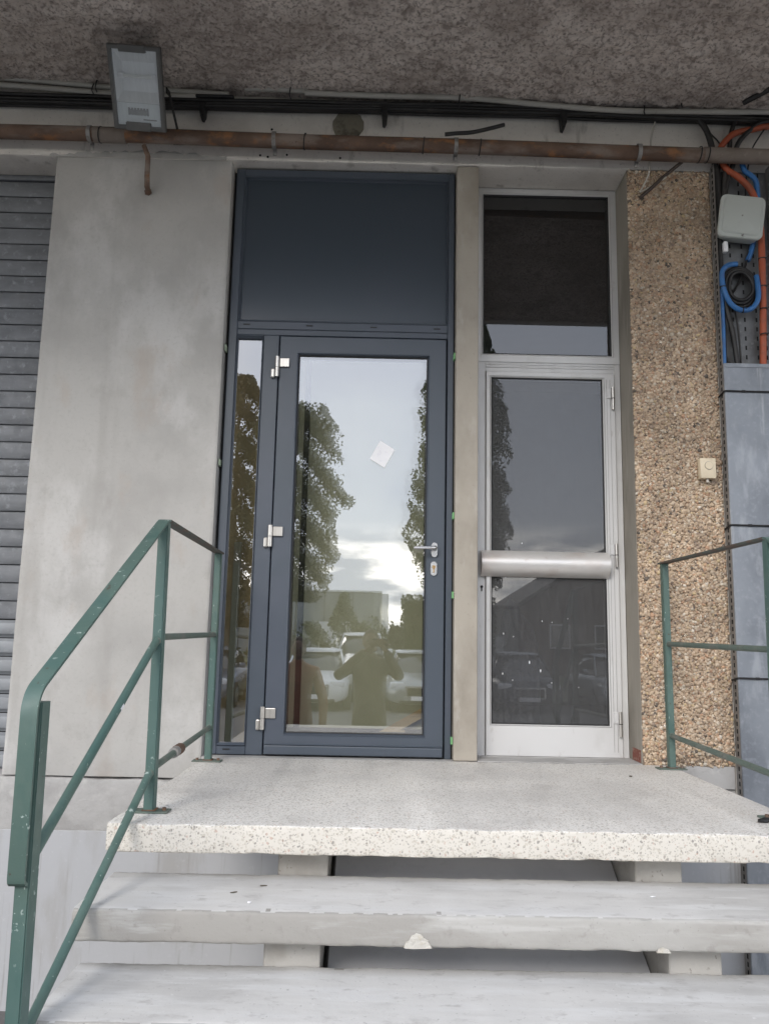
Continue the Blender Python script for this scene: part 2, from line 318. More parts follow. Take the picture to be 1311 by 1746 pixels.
# ------------------------------------------------------------------ object helpers
def link(o): COL.objects.link(o); return o
def tag(o, label=None, cat=None, group=None, kind=None):
    if label: o['label'] = label
    if cat: o['category'] = cat
    if group: o['group'] = group
    if kind: o['kind'] = kind
    return o
def thing(name, loc, label, cat, group=None):
    o = bpy.data.objects.new(name, None); o.location = loc; o.empty_display_size = .1
    link(o); return tag(o, label, cat, group)
def rootloc(p):
    v = Vector((0, 0, 0))
    while p is not None:
        v += Vector(p.location); p = p.parent
    return v
def obj(name, data, mat, parent=None, loc=None, smooth=None, label=None):
    """data: bmesh or (verts, faces) in world coordinates; makes ONE mesh object."""
    base = rootloc(parent) if parent else Vector(loc or (0, 0, 0))
    me = bpy.data.meshes.new(name)
    if isinstance(data, bmesh.types.BMesh):
        bmesh.ops.translate(data, verts=data.verts, vec=-base)
        bmesh.ops.recalc_face_normals(data, faces=data.faces)
        data.to_mesh(me); data.free()
    else:
        v, fc = data
        v = np.asarray(v, float) - np.array(base)
        me.from_pydata(v.tolist(), [], fc if isinstance(fc, list) else fc.tolist()); me.update()
    mats = mat if isinstance(mat, (list, tuple)) else [mat]
    for q in mats: me.materials.append(MT[q])
    if smooth is not None and len(me.polygons):
        me.polygons.foreach_set('use_smooth', [True] * len(me.polygons))
        if smooth < 180: me.set_sharp_from_angle(angle=math.radians(smooth))
    o = bpy.data.objects.new(name, me)
    if parent: o.parent = parent
    else: o.location = base
    link(o)
    if label: o['label'] = label
    return o
def BM(): return bmesh.new()
def box(b, x0, x1, y0, y1, z0, z1, bev=0.0, seg=1):
    g = bmesh.ops.create_cube(b, size=1)
    for v in g['verts']:
        v.co = Vector(((x0 + x1) / 2 + v.co.x * (x1 - x0), (y0 + y1) / 2 + v.co.y * (y1 - y0), (z0 + z1) / 2 + v.co.z * (z1 - z0)))
    if bev:
        es = {e for v in g['verts'] for e in v.link_edges}
        bmesh.ops.bevel(b, geom=list(es), offset=bev, segments=seg, affect='EDGES', profile=.5)
    return b
def boxb(*a, **k): return box(BM(), *a, **k)
def rings(b, loops, cap_first=False, cap_last=False):
    """loops: rectangles (x0,x1,z0,z1,y) joined in order by mitred quads."""
    prev = None; first = None
    for (x0, x1, z0, z1, y) in loops:
        vs = [b.verts.new((x0, y, z0)), b.verts.new((x1, y, z0)), b.verts.new((x1, y, z1)), b.verts.new((x0, y, z1))]
        if prev:
            for q in range(4): b.faces.new((prev[q], prev[(q + 1) % 4], vs[(q + 1) % 4], vs[q]))
        else: first = vs
        prev = vs
    if cap_first: b.faces.new(first)
    if cap_last: b.faces.new(prev)
    return b
def tube(b, pts, rad, n=10, cap=True, smoothpath=0, jit=0):
    P = [Vector(p) for p in pts]
    if smoothpath:
        P = catmull(P, smoothpath)
    rads = rad if isinstance(rad, (list, tuple)) else [rad] * len(P)
    if len(rads) != len(P): rads = list(np.interp(np.linspace(0, 1, len(P)), np.linspace(0, 1, len(rads)), rads))
    t0 = (P[1] - P[0]).normalized()
    a = t0.orthogonal().normalized()
    prev = None
    for i, p in enumerate(P):
        t = (P[min(i + 1, len(P) - 1)] - P[max(i - 1, 0)])
        t = t.normalized() if t.length > 1e-9 else t0
        a = (a - t * a.dot(t)).normalized(); c = t.cross(a)
        ring = []
        for k in range(n):
            an = 2 * math.pi * k / n
            rr = rads[i] * (1 + (random.uniform(-jit, jit) if jit else 0))
            ring.append(b.verts.new(p + (a * math.cos(an) + c * math.sin(an)) * rr))
        if prev:
            for k in range(n): b.faces.new((prev[k], prev[(k + 1) % n], ring[(k + 1) % n], ring[k]))
        elif cap: b.faces.new(ring)
        prev = ring
    if cap: b.faces.new(prev)
    return b
def tubeb(*a, **k): return tube(BM(), *a, **k)
def catmull(P, n):
    out = []
    for i in range(len(P) - 1):
        p0 = P[max(i - 1, 0)]; p1 = P[i]; p2 = P[i + 1]; p3 = P[min(i + 2, len(P) - 1)]
        for k in range(n):
            t = k / n
            out.append(.5 * ((2 * p1) + (p2 - p0) * t + (2 * p0 - 5 * p1 + 4 * p2 - p3) * t * t + (3 * p1 - p0 - 3 * p2 + p3) * t ** 3))
    out.append(P[-1]); return out
def prism(b, poly, axis, a0, a1):
    """poly of 2D points extruded along an axis ('x': poly=(y,z); 'y': poly=(x,z); 'z': poly=(x,y))."""
    def mk(p, a):
        return {'x': (a, p[0], p[1]), 'y': (p[0], a, p[1]), 'z': (p[0], p[1], a)}[axis]
    A = [b.verts.new(mk(p, a0)) for p in poly]; B = [b.verts.new(mk(p, a1)) for p in poly]
    n = len(poly)
    b.faces.new(A); b.faces.new(B[::-1])
    for k in range(n): b.faces.new((A[k], A[(k + 1) % n], B[(k + 1) % n], B[k]))
    return b
def smooth_noise(shape, cell):
    """value noise: random lattice, bilinear with smooth weights"""
    h, w_ = shape
    gh, gw = int(h / cell) + 3, int(w_ / cell) + 3
    g = RNG.random((gh, gw))
    yy = np.arange(h) / cell; xx = np.arange(w_) / cell
    yi = yy.astype(int); xi = xx.astype(int)
    fy = yy - yi; fx = xx - xi
    fy = (fy * fy * (3 - 2 * fy))[:, None]; fx = (fx * fx * (3 - 2 * fx))[None, :]
    a = g[yi][:, xi]; b_ = g[yi][:, xi + 1]; c = g[yi + 1][:, xi]; d = g[yi + 1][:, xi + 1]
    return (a * (1 - fx) + b_ * fx) * (1 - fy) + (c * (1 - fx) + d * fx) * fy
def grid_faces(nu, nv):
    i = np.arange(nu - 1)[:, None] * nv + np.arange(nv - 1)[None, :]
    i = i.ravel()
    return np.stack([i, i + 1, i + nv + 1, i + nv], 1)
def rough_beam(x0, x1, y0, y1, z0, z1, n=90, bev=.008, jit=.0025, skew=None):
    """a cast slab along x with worn, slightly uneven arrises; returns verts, faces"""
    prof = []
    for (cy, cz, sy, sz) in ((y0, z0, 1, 1), (y1, z0, -1, 1), (y1, z1, -1, -1), (y0, z1, 1, -1)):
        c = (cy + sy * bev, cz + sz * bev)
        st = {(1, 1): 180, (-1, 1): 270, (-1, -1): 0, (1, -1): 90}[(sy, sz)]
        for k in range(4):
            an = math.radians(st + k * 30)
            prof.append((c[0] + bev * math.cos(an), c[1] + bev * math.sin(an)))
    flatp = []
    q4 = len(prof) // 4
    full = []
    for ci in range(4):
        full += [(p, 1) for p in prof[ci * q4:(ci + 1) * q4]]
        a, b_ = prof[(ci + 1) * q4 - 1], prof[((ci + 1) * q4) % len(prof)]
        ln = math.hypot(b_[0] - a[0], b_[1] - a[1]); ins = min(.02, ln * .3)
        full += [((a[0] + (b_[0] - a[0]) * ins / ln, a[1] + (b_[1] - a[1]) * ins / ln), 0), ((b_[0] + (a[0] - b_[0]) * ins / ln, b_[1] + (a[1] - b_[1]) * ins / ln), 0)]
    prof = [p for p, _ in full]; wgt = [q for _, q in full]
    m_ = len(prof); vs = []
    wob = smooth_noise((n, m_), 3) - .5
    wob2 = smooth_noise((n, m_), 9) - .5
    for i in range(n):
        x = x0 + (x1 - x0) * i / (n - 1)
        for k, (py, pz) in enumerate(prof):
            j = (wob[i, k] * 1.2 + wob2[i, k] + (random.random() - .5) * .5) * jit * 2 * wgt[k]
            cy, cz = (y0 + y1) / 2, (z0 + z1) / 2
            dy, dz = (1 if py > cy else -1), (1 if pz > cz else -1)
            vs.append((x, py - dy * abs(j), pz - dz * abs(j)))
    fs = []
    for i in range(n - 1):
        for k in range(m_):
            fs.append([i * m_ + k, i * m_ + (k + 1) % m_, (i + 1) * m_ + (k + 1) % m_, (i + 1) * m_ + k])
    fs.append(list(range(m_))[::-1]); fs.append([(n - 1) * m_ + k for k in range(m_)])
    return vs, fs

GZ = -1.12   # ground level

# ================================================================== SETTING
tag(obj('ground', ([(-300, -300, GZ), (300, -300, GZ), (300, 6, GZ), (-300, 6, GZ)], [[0, 1, 2, 3]]), 'asphalt'), kind='structure')
b = BM(); box(b, -60, 60, -200, -19.5, GZ - .2, GZ + .12, .03)
tag(obj('grass_verge', b, 'verge'), kind='structure')

# ================================================================== FACADE WALL
wall = thing('facade_wall', (0, 0, GZ), 'grey concrete facade under the canopy round the two doors', 'wall')
# smooth rendered panel with ragged top edge smeared over the lintel
nx, nz = 120, 330
xs = np.linspace(-1.766, -.845, nx); zs = np.linspace(-.10, 3.028, nz)
rel = (smooth_noise((nx, nz), 24) - .5) * .005 + (smooth_noise((nx, nz), 7) - .5) * .0016
X, Z = np.meshgrid(xs, zs, indexing='ij')
edge = np.minimum(np.minimum(X - xs[0], xs[-1] - X) / .012, 1)
Yv = rel - .0005 + (1 - edge) ** 2 * .006
V = np.stack([X, Yv, Z], -1).reshape(-1, 3)
F_ = grid_faces(nx, nz).tolist()
n0 = len(V)
ex = [(-1.766, .008, -.10), (-1.766, .26, -.10), (-1.766, .26, 3.028), (-1.766, .008, 3.028), (-.845, .008, -.10), (-.845, .26, -.10), (-.845, .26, 3.028), (-.845, .008, 3.028)]
V = np.vstack([V, ex])
# side returns follow the relief edge
L0 = [k for k in range(nz)]; R0 = [(nx - 1) * nz + k for k in range(nz)]
F_ += [L0 + [n0 + 2, n0 + 1], R0[::-1] + [n0 + 5, n0 + 6], [n0 + 0, n0 + 4, n0 + 5, n0 + 1]]
pp = obj('plaster_panel', (V, F_), 'plaster', wall, smooth=60)
# ragged smear
poly_t = []
xx = -1.80
while xx < -.87:
    poly_t.append((xx, 3.030 + .010 + .022 * max(0, math.sin((xx + 1.8) * 3.0)) + random.uniform(-.010, .012)))
    xx += random.uniform(.012, .03)
b = BM()
for i in range(len(poly_t) - 1):
    (xa, za), (xb, zb) = poly_t[i], poly_t[i + 1]
    vs = [b.verts.new(p) for p in ((xa, -.009, 3.024), (xb, -.009, 3.024), (xb, -.0085, zb), (xa, -.0085, za))]
    b.faces.new(vs)
    vs2 = [b.verts.new(p) for p in ((xa, -.0085, za), (xb, -.0085, zb), (xb, -.004, zb + .002), (xa, -.004, za + .002))]
    b.faces.new(vs2)
b2 = bmesh.ops.remove_doubles(b, verts=b.verts, dist=.0001)
obj('plaster_smear', b, 'plaster', wall)
# lintel with uneven lower arris
v, fc = rough_beam(-3.6, 3.2, -.005, .30, 3.031, 3.52, n=260, bev=.004, jit=.0018)
obj('lintel', (v, fc), 'lintel', wall, smooth=40)
obj('upper_wall', boxb(-8, 8, .0, .30, 3.525, 7.0), 'plaster', wall)
obj('mullion', boxb(.337, .450, 0, .30, .0, 3.029, .005, 2), 'mullion', wall)
obj('pebble_backing', boxb(1.229, 1.664, .005, .30, -.010, 3.029, .004), 'reveal', wall)
obj('sill', boxb(-.843, 1.66, .002, .30, -.104, -.002), 'plinth_top', wall)
v, fc = rough_beam(-3.6, 1.664, .010, .30, -.36, -.106, n=160, bev=.010, jit=.004)
obj('plinth_band', (v, fc), 'plinth_top', wall, smooth=40)
obj('plinth', boxb(-3.6, 3.2, .0085, .30, GZ - .2, -.345, .002), 'plinth', wall)
obj('plinth_step', boxb(1.385, 1.664, .014, .29, -.103, -.012), 'plinth', wall)
obj('right_wall', boxb(1.667, 3.2, .004, .30, -.36, 3.029), 'lintel', wall)
obj('side_wall', boxb(-8, -3.6, 0, .3, GZ - .2, 3.52), 'plaster', wall)
obj('side_wall', boxb(3.2, 8, 0, .3, GZ - .2, 3.52), 'plaster', wall)
obj('brick_remnant', boxb(1.2265, 1.2295, .03, .15, .004, .062), 'brick', wall)
b = BM()
pts = []
for k in range(26):
    an = 2 * math.pi * k / 26; rr = .083 * (1 + random.uniform(-.05, .05))
    pts.append((-.243 + rr * math.cos(an), 3.243 + rr * math.sin(an)))
prism(b, pts, 'y', -.011, .01)
obj('mortar_patch', b, 'patch_stone', wall)
# small pits and anchors on the band
for (px, pz) in ((-.70, 3.06), (-.66, 3.052), (-.56, 3.066), (-.28, 3.055), (-.645, 3.21)):
    obj('pit', tubeb([(px, -.0075, pz), (px, -.004, pz)], .006, 7), 'dark_hole', wall)
# pebbles: crushed stone pressed into the pillar
def pebbles():
    n = 46000
    t = (1 + 5 ** .5) / 2
    ico = np.array([(-1, t, 0), (1, t, 0), (-1, -t, 0), (1, -t, 0), (0, -1, t), (0, 1, t), (0, -1, -t), (0, 1, -t), (t, 0, -1), (t, 0, 1), (-t, 0, -1), (-t, 0, 1)]) / math.sqrt(1 + t * t)
    icf = np.array([(0, 11, 5), (0, 5, 1), (0, 1, 7), (0, 7, 10), (0, 10, 11), (1, 5, 9), (5, 11, 4), (11, 10, 2), (10, 7, 6), (7, 1, 8), (3, 9, 4), (3, 4, 2), (3, 2, 6), (3, 6, 8), (3, 8, 9), (4, 9, 5), (2, 4, 11), (6, 2, 10), (8, 6, 7), (9, 8, 1)])
    px = RNG.uniform(1.233, 1.661, n); pz = RNG.uniform(-.004, 3.026, n)
    keep = ~((pz < .05) & (RNG.random(n) < .6))
    px, pz = px[keep], pz[keep]; n = len(px)
    s = RNG.gamma(8, .0053 / 8, n).clip(.003, .0105)
    sx = s * RNG.uniform(.8, 1.5, n); sz = s * RNG.uniform(.8, 1.5, n); sy = s * RNG.uniform(.6, 1.0, n)
    base = ico[None] * (1 + RNG.uniform(-.22, .22, (n, 12, 1)))
    an = RNG.uniform(0, 6.28, n)
    X_ = base[..., 0] * sx[:, None]; Z_ = base[..., 2] * sz[:, None]; Y_ = base[..., 1] * sy[:, None]
    xr = X_ * np.cos(an)[:, None] - Z_ * np.sin(an)[:, None]; zr = X_ * np.sin(an)[:, None] + Z_ * np.cos(an)[:, None]
    yc = RNG.uniform(-.0005, .006, n)
    V = np.stack([xr + px[:, None], Y_ + yc[:, None], zr + pz[:, None]], -1).reshape(-1, 3)
    V[:, 0] = V[:, 0].clip(1.2285, 1.6655)
    F = (icf[None] + (np.arange(n) * 12)[:, None, None]).reshape(-1, 3)
    pal = np.array([(.54, .43, .325), (.49, .385, .29), (.58, .48, .38), (.45, .34, .25), (.60, .535, .45), (.46, .30, .205), (.36, .285, .23), (.14, .12, .105), (.55, .44, .28), (.68, .635, .57)])
    pr = np.array([.23, .19, .15, .12, .07, .07, .09, .03, .03, .02])
    c = pal[RNG.choice(len(pal), n, p=pr)] * RNG.uniform(.8, 1.15, (n, 1)) * np.array([.86, .825, .775])
    nb_ = smooth_noise((70, 480), 9) * .6 + smooth_noise((70, 480), 28) * .6
    k2 = nb_[((px - 1.229) / .437 * 69).astype(int).clip(0, 69), ((pz + .01) / 3.04 * 479).astype(int).clip(0, 479)]
    c = c * (.80 + .42 * k2)[:, None]
    return V, F, c
V, F_, c = pebbles()
pb = obj('pebbles', (V, F_), 'plaster', wall, smooth=180)
pb.data.materials.clear()
MT['pebble_bed'] = M('pebble_bed_mortar', (.20, .155, .115), .95)
MT['pebble'] = M('pebble_stone', (.4, .3, .2), .65, attr='col'); pb.data.materials.append(MT['pebble'])
ca = pb.data.color_attributes.new('col', 'FLOAT_COLOR', 'POINT')
ca.data.foreach_set('color', np.hstack([np.repeat(c, 12, 0), np.ones((len(c) * 12, 1))]).ravel())
pb['kind'] = 'stuff'
obj('pebble_mortar', boxb(1.2305, 1.6635, .0035, .0065, -.008, 3.027), 'pebble_bed', wall)

# ================================================================== CANOPY
can = thing('canopy', (0, 0, 3.4), 'dark roughcast concrete canopy slab over the doors', 'canopy')
nx, ny = 470, 250
xs = np.linspace(-2.7, 2.7, nx); ys = np.linspace(-2.42, .05, ny)
X, Yg = np.meshgrid(xs, ys, indexing='ij')
h = (smooth_noise((nx, ny), 1.6) * .012 + smooth_noise((nx, ny), 3.0) * .018 + smooth_noise((nx, ny), 7) * .016)
# soffit falls slightly to the right as in the picture
Zs = 3.405 - .019 * (X) + .0 * Yg - h
V = np.stack([X, Yg, Zs], -1).reshape(-1, 3)
obj('soffit', (V, grid_faces(nx, ny)[:, ::-1]), 'soffit', can, smooth=180)
b = BM(); box(b, -8, 8, -2.42, -.005, 3.47, 3.75, .01); obj('slab', b, 'soffit', can)
obj('fascia', boxb(-8, 8, -2.50, -2.43, 3.34, 3.78, .01), 'lintel', can)
obj('soffit_edge', boxb(-8, -2.71, -2.42, -.005, 3.42, 3.468), 'soffit', can)
obj('soffit_edge', boxb(2.71, 8, -2.42, -.005, 3.33, 3.468), 'soffit', can)

# ================================================================== ROLLER SHUTTER
sh = thing('roller_shutter', (-2.7, .2, -.1), 'grey galvanised roller shutter left of the rendered panel', 'shutter')
prof = [(.014, .0), (.000, .002), (-.0025, .008), (-.0045, .04), (-.0042, .062), (-.0022, .084), (.002, .0885), (.014, .0895), (.014, .0)]
def slat_bm(z, deep):
    b = BM()
    n = 30
    pr = prof[:-1] if not deep else [(.012, .0), (.004, .012), (-.005, .017), (-.009, .030), (-.009, .058), (-.005, .072), (.003, .078), (.012, .087)]
    rows = []
    for i in range(n + 1):
        x = -3.58 + (3.58 - 1.77) * i / n
        dent = math.sin(i * 1.7 + z * 9) * .0006
        rows.append([b.verts.new((x, .2 + y + dent, z + zz)) for (y, zz) in pr])
    for i in range(n):
        for k in range(len(pr) - 1): b.faces.new((rows[i][k], rows[i + 1][k], rows[i + 1][k + 1], rows[i][k + 1]))
    return b
PITCH = .0915
z = 3.030 - .030 - PITCH
s0 = s1 = None
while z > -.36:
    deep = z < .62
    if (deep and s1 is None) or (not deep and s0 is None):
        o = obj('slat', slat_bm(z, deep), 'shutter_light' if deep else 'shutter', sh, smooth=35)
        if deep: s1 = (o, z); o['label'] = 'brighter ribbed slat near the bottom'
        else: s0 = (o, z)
    else:
        src, zr = s1 if deep else s0
        o = src.copy(); link(o); o.parent = sh; o.location = (random.uniform(-.01, .01), random.uniform(-.0012, .0012), z - zr)
    z -= PITCH
obj('hood', boxb(-3.6, -1.77, .185, .26, 3.001, 3.030, .004), 'shutter', sh)
obj('backing', boxb(-3.6, -1.77, .222, .30, -.36, 3.030), 'dark_hole', sh)

# ================================================================== ANTHRACITE ENTRANCE DOOR
dr = thing('entrance_door', (-.25, .06, 0), 'new anthracite glazed entrance door with narrow sidelight and solid top panel', 'door')
b = BM()
fy = .060
# outer frame: jambs, head, rail, sidelight surround
def bx(x0, x1, z0, z1, yf=fy, yb=.125, bev=.003): box(b, x0, x1, yf, yb, z0, z1, bev)
bx(-.829, -.786, .002, 3.020)            # left jamb
bx(.299, .331, -.002, 3.020)             # right jamb
bx(-.786, .299, 2.978, 3.020)            # head
bx(-.786, .299, 2.128, 2.170)            # rail below panel
bx(-.7865, .2985, 2.096, 2.1275, fy + .002)       # rail above door
bx(-.648, -.567, .002, 2.0955)           # post between sidelight and door
bx(-.786, -.648, .002, .042)             # sidelight foot
bx(-.786, -.648, 2.088, 2.0955)
obj('frame', b, 'navy', dr)
# chamfered beads round panel and sidelight
b = BM()
rings(b, [(-.786, .299, 2.170, 2.978, fy + .001), (-.779, .303 - .01, 2.176, 2.971, fy - .004), (-.776, .291, 2.179, 2.968, fy + .006), (-.772, .2875, 2.183, 2.964, fy + .014)])
obj('bead', b, 'navy', dr)
b = BM(); rings(b, [(-.7725, .288, 2.1825, 2.9645, fy + .012), (-.7725, .288, 2.1825, 2.9645, fy + .06)], cap_first=True)
obj('top_panel', b, 'navy_dark', dr)
b = BM()
rings(b, [(-.786, -.648, .042, 2.088, fy + .001), (-.784, -.650, .046, 2.084, fy - .006), (-.779, -.656, .056, 2.076, fy + .004), (-.778, -.658, .058, 2.074, fy + .022)])
obj('bead', b, 'navy', dr)
sg = obj('sidelight_pane', ([(-.780, fy + .018, .056), (-.656, fy + .018, .056), (-.656, fy + .018, 2.076), (-.780, fy + .018, 2.076)], [[0, 1, 2, 3]]), 'glass_new', dr)
# weep slots
for (px, pz) in ((-.739, 2.152), (-.415, 2.151), (-.084, 2.150), (.243, 2.149), (-.738, .026)):
    obj('weep_slot', boxb(px - .017, px + .017, fy - .0015, fy + .004, pz - .0035, pz + .0035, .001), 'black', dr)
# leaf
lx0, lx1, lz0, lz1 = -.561, .292, .006, 2.089
ly = .052
b = BM()
rings(b, [(lx0, lx1, lz0, lz1, .12), (lx0, lx1, lz0, lz1, ly + .003), (lx0 + .003, lx1 - .003, lz0 + .003, lz1 - .003, ly),
          (-.474, .210, .094, 2.003, ly), (-.468, .204, .102, 1.997, ly - .003), (-.462, .198, .108, 1.991, ly + .010), (-.462, .198, .108, 1.991, ly + .055)])
leaf = obj('door_leaf', b, 'navy', dr)
obj('gasket', rings(BM(), [(-.4615, .1975, .1085, 1.9905, ly + .006), (-.457, .193, .113, 1.986, ly + .008), (-.457, .193, .113, 1.986, ly + .03)]), 'black', leaf)
obj('kick_rail', boxb(lx0 + .004, lx1 - .004, ly - .010, ly - .0005, .008, .050, .004, 2), 'navy', leaf)
obj('kick_lip', boxb(lx0 + .004, lx1 - .004, ly - .005, ly - .0004, .052, .058, .002), 'navy', leaf)
gy = ly + .014
obj('glass_pane', ([(-.460, gy, .110), (.196, gy, .110), (.196, gy, 1.989), (-.460, gy, 1.989)], [[0, 1, 2, 3]]), 'glass_new', leaf)
t_ = .0052
obj('inner_pane', ([(-.460, gy + .020 - .33 * t_, .110), (.196, gy + .020 + .33 * t_, .110), (.196, gy + .020 + .33 * t_, 1.989), (-.460, gy + .020 - .33 * t_, 1.989)], [[0, 1, 2, 3]]), 'glass_inner', leaf)
obj('rebate', boxb(-.567, .299, .118, .13, .0, 2.096), 'black', dr)
dr.children[-1].data  # keeps reference
# cut the rebate open behind the glass
bpy.data.objects.remove(dr.children[-1], do_unlink=True) if False else None
rb = [c_ for c_ in dr.children if c_.name.startswith('rebate')][0]
rb.data.clear_geometry()
bb = BM(); rings(bb, [(-.5685, .3005, -.001, 2.0975, .11), (-.455, .19, .115, 1.98, .11)])
bmesh.ops.translate(bb, verts=bb.verts, vec=-Vector(dr.location)); bb.to_mesh(rb.data); bb.free()
# handle and escutcheon
def stadium(cx, cz, w_, h_, n=10):
    rr = w_ / 2; pts = []
    for k in range(n + 1):
        a = math.pi * k / n; pts.append((cx + rr * math.cos(a), cz + h_ / 2 - rr + rr * math.sin(a)))
    for k in range(n + 1):
        a = math.pi + math.pi * k / n; pts.append((cx + rr * math.cos(a), cz - h_ / 2 + rr + rr * math.sin(a)))
    return pts
b = BM(); prism(b, stadium(.241, .999, .030, .072), 'y', ly - .009, ly - .0005)
hd = obj('handle', b, 'chrome', leaf, smooth=40)
obj('lever', tubeb([(.244, ly - .008, 1.006), (.244, ly - .045, 1.006), (.236, ly - .052, 1.005), (.20, ly - .054, 1.004), (.139, ly - .052, 1.003)], [.009, .009, .0095, .0085, .0075], 12), 'chrome', leaf, smooth=60)
b = BM(); prism(b, stadium(.239, .906, .031, .070), 'y', ly - .009, ly - .0005)
obj('lock_plate', b, 'chrome', leaf, smooth=40)
b = BM(); tube(b, [(.239, ly - .013, .914), (.239, ly - .0085, .914)], .0085, 14); box(b, .236, .242, ly - .013, ly - .0085, .886, .908, .001)
obj('lock_cylinder', b, 'brass', leaf)
obj('keyway', boxb(.2382, .2398, ly - .0145, ly - .0125, .9085, .9195), 'black', leaf)
# hinges
def hinge(zc):
    hg = obj('hinge', tubeb([(-.570, ly - .012, zc - .002), (-.570, ly - .012, zc + .052)], .0115, 14), 'steel', dr, smooth=50)
    obj('lower_knuckle', tubeb([(-.570, ly - .012, zc - .054), (-.570, ly - .012, zc - .0045)], .0115, 14), 'steel', hg, smooth=50)
    obj('leaf_plate', boxb(-.5575, -.509, ly - .012, ly + .004, zc - .002, zc + .046, .003, 2), 'steel', hg)
    obj('frame_plate', boxb(-.602, -.582, ly - .009, ly + .012, zc - .058, zc - .008, .006, 2), 'steel', hg)
for zc in (1.922, 1.052, .176): hinge(zc)
# fitting shims left in the joints
for (px, pz, m_) in ((-.837, 2.015, 'shim_pale'), (-.837, 1.416, 'shim_pale'), (.3335, 1.996, 'shim'), (.3335, 1.17, 'shim'), (.3335, .778, 'shim'), (.3335, .087, 'shim')):
    obj('shim', boxb(px - .0055, px + .0035, .030, .075, pz - .017, pz + .017, .002), m_, dr)
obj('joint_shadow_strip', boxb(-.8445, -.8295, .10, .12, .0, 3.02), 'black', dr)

# paper on the glass
nb = BM()
pc = Vector((-.0255, gy - .0012, 1.481))
e1 = Vector((.0747, 0, -.0465)); e2 = Vector((.0515, 0, .0940))
for s_ in (0, -.0006):
    pass
pv = []
for i in range(5):
    for j in range(5):
        uu, vv = i / 4 - .5, j / 4 - .5
        p = pc + e1 * uu + e2 * vv; p.y -= .0007 + .002 * (uu * uu + .5 * vv * vv) + (.004 if (i == 4 and j == 4) else 0)
        pv.append(p)
pv += [Vector((p.x, p.y - .0004, p.z)) for p in pv]
pf = [[i * 5 + j, i * 5 + j + 1, (i + 1) * 5 + j + 1, (i + 1) * 5 + j] for i in range(4) for j in range(4)]
pf += [[25 + q for q in fq[::-1]] for fq in pf]
tag(obj('paper_note', (pv, pf), 'paper', loc=pc), 'small square white paper stuck askew on the glass of the entrance door', 'paper')

# ================================================================== OLD ALUMINIUM DOOR
ad = thing('aluminium_door', (.84, .2, 0), 'old weathered aluminium door with dusty glass and dark window above', 'door')
ay = .200
b = BM()
rings(b, [(.4525, 1.2265, 2.030, 3.027, .26), (.4525, 1.2265, 2.030, 3.027, ay), (.490, 1.196, 2.066, 3.002, ay), (.494, 1.191, 2.070, 2.997, ay - .004), (.500, 1.186, 2.076, 2.991, ay + .006), (.500, 1.186, 2.076, 2.991, ay + .04)])
tf = obj('transom_frame', b, 'alu', ad)
obj('gasket', rings(BM(), [(.4995, 1.1865, 2.0755, 2.9915, ay + .004), (.506, 1.180, 2.081, 2.985, ay + .010), (.506, 1.180, 2.081, 2.985, ay + .03)]), 'black', tf)
obj('transom_pane', ([(.501, ay + .016, 2.077), (1.185, ay + .016, 2.077), (1.185, ay + .016, 2.990), (.501, ay + .016, 2.990)], [[0, 1, 2, 3]]), 'glass_transom', tf)
b = BM()
box(b, .4525, .5125, ay, .26, .0, 2.0285, .002)
box(b, 1.1955, 1.2265, ay, .26, .0, 2.0285, .002)
box(b, .5125, 1.1955, ay + .001, .26, 1.975, 2.0285, .002)
box(b, .5125, 1.1955, ay - .004, ay + .0005, 1.998, 2.006, .002)
box(b, .5125, 1.1955, ay - .003, ay + .0005, 2.014, 2.020, .001)
obj('frame', b, 'alu', ad)
b = BM()
ly2 = ay - .012
rings(b, [(.5150, 1.1930, .004, 1.972, .25), (.5150, 1.1930, .004, 1.972, ly2 + .002), (.517, 1.191, .006, 1.970, ly2), (.5335, 1.140, .148, 1.950, ly2), (.5345, 1.139, .149, 1.949, ly2 + .003), (.538, 1.134, .152, 1.945, ly2 - .003), (.543, 1.128, .157, 1.940, ly2 + .004), (.543, 1.128, .157, 1.940, ly2 + .05)])
lf = obj('door_leaf', b, 'alu', ad)
obj('gasket', rings(BM(), [(.5425, 1.1285, .1565, 1.9405, ly2 + .002), (.547, 1.124, .161, 1.936, ly2 + .007), (.547, 1.124, .161, 1.936, ly2 + .03)]), 'black', lf)
obj('glass_pane', ([(.544, ly2 + .012, .158), (1.127, ly2 + .012, .158), (1.127, ly2 + .012, 1.939), (.544, ly2 + .012, 1.939)], [[0, 1, 2, 3]]), 'glass_old', lf)
# paint specks on the glass
for (px, pz, s_) in ((.605, .60, .006), (.655, .585, .004), (.735, .46, .009), (.60, .40, .007), (.65, .37, .004), (.79, .42, .010), (.845, .36, .005), (.85, .66, .004), (.80, .665, .005), (.98, .34, .003), (.93, .68, .003), (.70, 1.06, .005)):
    pp_ = [(px + s_ * .35 * math.cos(a) * random.uniform(.6, 1.2), pz + s_ * math.sin(a) * random.uniform(.6, 1.2)) for a in np.linspace(0, 6.28, 7)[:-1]]
    obj('paint_speck', prism(BM(), pp_, 'y', ly2 + .0105, ly2 + .0118), 'paper', lf)
# thin stile grooves
for px in (1.150, 1.168):
    obj('groove', boxb(px - .0008, px + .0008, ly2 - .0012, ly2 + .001, .03, 1.94), 'galv', lf)
